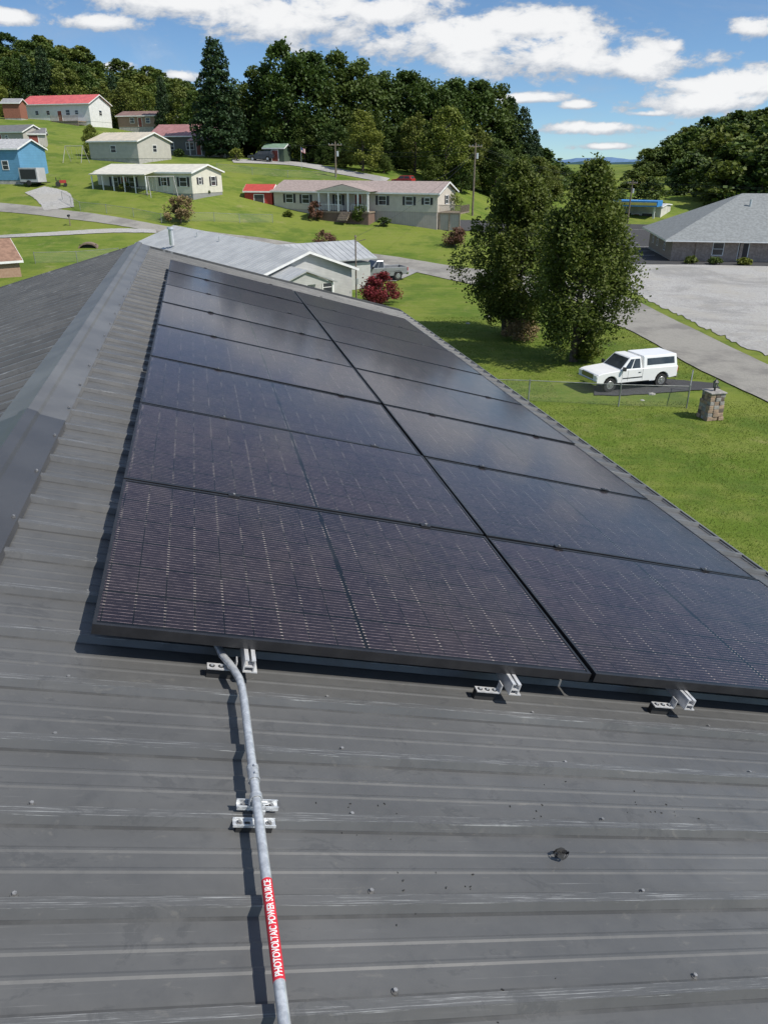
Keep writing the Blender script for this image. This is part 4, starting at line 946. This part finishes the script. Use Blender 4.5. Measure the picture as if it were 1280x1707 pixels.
shrub('round_shrub',526,368,24,27,Lmar,52,.2,2500); shrub('round_shrub',601,373,24,26,Lmid,53,.2,2500)
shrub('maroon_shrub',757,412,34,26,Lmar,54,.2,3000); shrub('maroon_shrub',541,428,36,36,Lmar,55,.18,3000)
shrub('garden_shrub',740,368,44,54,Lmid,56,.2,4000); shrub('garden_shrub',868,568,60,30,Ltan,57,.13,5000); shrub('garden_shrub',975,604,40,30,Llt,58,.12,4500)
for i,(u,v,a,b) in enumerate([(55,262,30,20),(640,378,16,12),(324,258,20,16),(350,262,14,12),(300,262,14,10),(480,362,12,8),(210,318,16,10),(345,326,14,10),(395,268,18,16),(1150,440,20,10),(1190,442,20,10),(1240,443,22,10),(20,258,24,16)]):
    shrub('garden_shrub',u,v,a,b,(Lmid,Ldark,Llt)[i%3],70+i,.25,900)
# grass blades in the near lawn
rg=np.random.default_rng(5); N=170000
yy=16+rg.uniform(0,1,N)**1.2*46; xx=yy*rg.uniform(.02,.72,N)+2
zz=tz(xx,yy); tuft=np.sin(xx*1.7+np.sin(yy*1.3)*2)*np.sin(yy*1.9+np.sin(xx*.9)*2)
h=rg.uniform(.02,.055,N)*(1+.8*rg.uniform(0,1,N)**8)*(1+.35*tuft); a=rg.uniform(0,6.28,N); w=.012*(yy/25)
lean=rg.normal(0,.03,(N,2))
V=np.stack([np.column_stack([xx-w*np.cos(a),yy-w*np.sin(a),zz]),np.column_stack([xx+w*np.cos(a),yy+w*np.sin(a),zz]),np.column_stack([xx+lean[:,0],yy+lean[:,1],zz+h])],1).reshape(-1,3)
ra_=gp(1280,674); rb_=gp(1040,548); rc_=gp(780,474)
def leftof(p,q,x,y): return (q.x-p.x)*(y-p.y)-(q.y-p.y)*(x-p.x)>.6
ok=leftof(ra_,rb_,xx,yy)&leftof(rb_,rc_,xx,yy)
pad=(np.abs(xx-mid.x-.8)<5.0)&(np.abs(yy-mid.y)<2.1); ok&=~pad
V=V.reshape(-1,3,3)[ok].reshape(-1,3); N=len(V)//3
me_=bpy.data.meshes.new('grass'); me_.vertices.add(N*3); me_.vertices.foreach_set('co',V.ravel().astype(np.float32))
me_.loops.add(N*3); me_.loops.foreach_set('vertex_index',np.arange(N*3,dtype=np.int32)); me_.polygons.add(N); me_.polygons.foreach_set('loop_start',np.arange(0,N*3,3,dtype=np.int32))
at=me_.attributes.new('v','FLOAT','FACE'); at.data.foreach_set('value',rg.uniform(0,1,N).astype(np.float32)); me_.update(); me_.validate()
me_.materials.append(leafmat('grass_blades',(.09,.145,.02),(.21,.25,.048),.4,.0)); o=bpy.data.objects.new('grass',me_); col.objects.link(o)
# ------------------------------------------------------------------ distant mountains
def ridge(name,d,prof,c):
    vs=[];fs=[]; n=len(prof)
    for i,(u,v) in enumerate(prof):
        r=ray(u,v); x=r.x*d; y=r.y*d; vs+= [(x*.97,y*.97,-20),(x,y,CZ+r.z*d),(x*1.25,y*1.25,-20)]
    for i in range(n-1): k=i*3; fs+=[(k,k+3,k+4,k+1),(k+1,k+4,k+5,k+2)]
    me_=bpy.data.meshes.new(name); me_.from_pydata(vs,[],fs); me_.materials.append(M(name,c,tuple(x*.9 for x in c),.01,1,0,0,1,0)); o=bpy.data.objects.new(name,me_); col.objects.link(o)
def prf(u0,u1,base,amp,seed,step=10):
    rg=random.Random(seed); ph=[rg.uniform(0,6) for _ in range(4)]
    return [(u,base-amp*(.4*sin(u*.016+ph[0])+.35*sin(u*.045+ph[1])+.15*sin(u*.11+ph[2])+.07*sin(u*.23+ph[3]))) for u in range(u0,u1,step)]
ridge('mountains',5200,prf(-1500,3000,262,6,4),(.12,.20,.33))  # blue of aerial haze mixed into the base colour
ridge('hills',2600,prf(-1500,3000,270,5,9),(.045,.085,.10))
# ------------------------------------------------------------------ world
SUN_EL=radians(50); sd=Vector((.88,-.47,0)).normalized()
w=bpy.data.worlds.new('World'); S.world=w; w.use_nodes=True; nt=w.node_tree; nt.nodes.clear()
tc=ND(nt,'ShaderNodeTexCoord'); sep=ND(nt,'ShaderNodeSeparateXYZ'); nt.links.new(tc.outputs['Generated'],sep.inputs[0])
x,y,z=sep.outputs
zz=mth(nt,'ADD',mth(nt,'MULTIPLY',mth(nt,'MAXIMUM',z,0),1.7),.05)
cmb=ND(nt,'ShaderNodeCombineXYZ'); nt.links.new(x,cmb.inputs[0]); nt.links.new(y,cmb.inputs[1]); nt.links.new(zz,cmb.inputs[2])
nm=ND(nt,'ShaderNodeVectorMath',operation='NORMALIZE'); nt.links.new(cmb.outputs[0],nm.inputs[0])
sky=ND(nt,'ShaderNodeTexSky'); sky.sky_type='NISHITA'; sky.sun_disc=False; sky.sun_elevation=SUN_EL; sky.sun_rotation=atan2(sd.x,sd.y)
sky.air_density=1.1; sky.dust_density=.3; sky.ozone_density=2.0; nt.links.new(nm.outputs[0],sky.inputs['Vector'])
az=mth(nt,'ARCTAN2',x,y); el=mth(nt,'ARCSINE',z)
cv=ND(nt,'ShaderNodeCombineXYZ'); nt.links.new(az,cv.inputs[0]); nt.links.new(mth(nt,'MULTIPLY',el,2.0),cv.inputs[1])
nz=noise(nt,cv.outputs[0],16,8,.62,.2); nz2=noise(nt,cv.outputs[0],60,4,.6)
clouds=[(170,40,84,22),(15,30,48,18),(330,6,230,50),(480,35,230,66),(640,20,170,50),(780,72,230,64),(900,95,230,60),(1060,108,165,44),(1210,148,170,42),(1255,50,60,28),(860,50,190,44),(960,176,38,11),(1000,214,120,16),(1120,80,38,22),(1180,172,160,32),(190,112,36,9),(300,128,64,14),(880,165,80,14),(1010,245,60,9),(1080,190,46,9)]
acc=None; low=None
for (u,v,ru,rv) in clouds:
    def ae(u,v):
        d=ray(u,v).normalized(); return atan2(d.x,d.y),math.asin(d.z)
    a0,e0=ae(u,v); a1,_=ae(u+ru,v); _,e1=ae(u,v-rv)
    dx=mth(nt,'DIVIDE',mth(nt,'SUBTRACT',az,a0),a1-a0); dy=mth(nt,'DIVIDE',mth(nt,'SUBTRACT',el,e0),e1-e0)
    dyb=mth(nt,'MAXIMUM',dy,mth(nt,'MULTIPLY',dy,-1.35))
    q=mth(nt,'SUBTRACT',1,mth(nt,'SQRT',mth(nt,'ADD',mth(nt,'MULTIPLY',dx,dx),mth(nt,'MULTIPLY',dyb,dyb))))
    t=mth(nt,'MULTIPLY',mth(nt,'MAXIMUM',q,0),mth(nt,'ADD',mth(nt,'MULTIPLY',dy,.5),.6))
    acc=q if acc is None else mth(nt,'MAXIMUM',acc,q); low=t if low is None else mth(nt,'MAXIMUM',low,t)
gen=mth(nt,'MULTIPLY',mth(nt,'SUBTRACT',noise(nt,cv.outputs[0],3.5,4),.48),3.0)  # unseen clouds above the frame, added for panel reflections and ambient light
hi=ramp(nt,el,.16,.26); gen=mth(nt,'SUBTRACT',mth(nt,'MULTIPLY',gen,hi),mth(nt,'SUBTRACT',1.2,mth(nt,'MULTIPLY',hi,1.2)))
acc=mth(nt,'MAXIMUM',acc,gen)
dens=mth(nt,'ADD',acc,mth(nt,'ADD',mth(nt,'MULTIPLY',mth(nt,'SUBTRACT',nz,.5),2.9),mth(nt,'MULTIPLY',mth(nt,'SUBTRACT',nz2,.5),.6)))
mask=ramp(nt,dens,-.04,.45)
wisp=mth(nt,'MULTIPLY',ramp(nt,noise(nt,cv.outputs[0],5,7,.7,1.0),.45,.8),mth(nt,'ADD',.3,mth(nt,'MULTIPLY',hi,.2)))
mask=mth(nt,'MAXIMUM',mask,wisp)
sh_=ramp(nt,mth(nt,'ADD',low,mth(nt,'MULTIPLY',mth(nt,'SUBTRACT',nz,.5),1.6)),.0,.5)
ccol=mixc(nt,sh_,(.48,.53,.61),(1.0,1.0,1.0))
bg1=ND(nt,'ShaderNodeBackground'); bg1.inputs[1].default_value=.125; nt.links.new(mixc(nt,1.0,sky.outputs[0],(.78,.95,1.08),'MULTIPLY'),bg1.inputs[0])
bg2=ND(nt,'ShaderNodeBackground'); bg2.inputs[1].default_value=.94; nt.links.new(ccol,bg2.inputs[0])
mx=ND(nt,'ShaderNodeMixShader'); nt.links.new(mth(nt,'MULTIPLY',mask,.96),mx.inputs[0]); nt.links.new(bg1.outputs[0],mx.inputs[1]); nt.links.new(bg2.outputs[0],mx.inputs[2])
wo=ND(nt,'ShaderNodeOutputWorld'); nt.links.new(mx.outputs[0],wo.inputs[0])
sl=bpy.data.lights.new('sun','SUN'); sl.energy=5.0; sl.angle=radians(.5); sl.color=(1,.95,.87)
so=bpy.data.objects.new('sun',sl); col.objects.link(so); sv=Vector((sd.x*cos(SUN_EL),sd.y*cos(SUN_EL),sin(SUN_EL))); so.rotation_euler=sv.to_track_quat('Z','Y').to_euler(); so.location=(30,-20,60)
# ------------------------------------------------------------------ camera
cd=bpy.data.cameras.new('camera'); cam=bpy.data.objects.new('camera',cd); col.objects.link(cam); S.camera=cam
cd.sensor_fit='VERTICAL'; cd.sensor_height=36; cd.sensor_width=27; cd.lens=1250/1707*36; cd.clip_start=.05; cd.clip_end=20000
cam.location=(0,0,CZ); cam.rotation_euler=(radians(90)-PITCH,0,0)
S.view_settings.view_transform='Standard'; S.view_settings.look='None'; S.view_settings.exposure=0
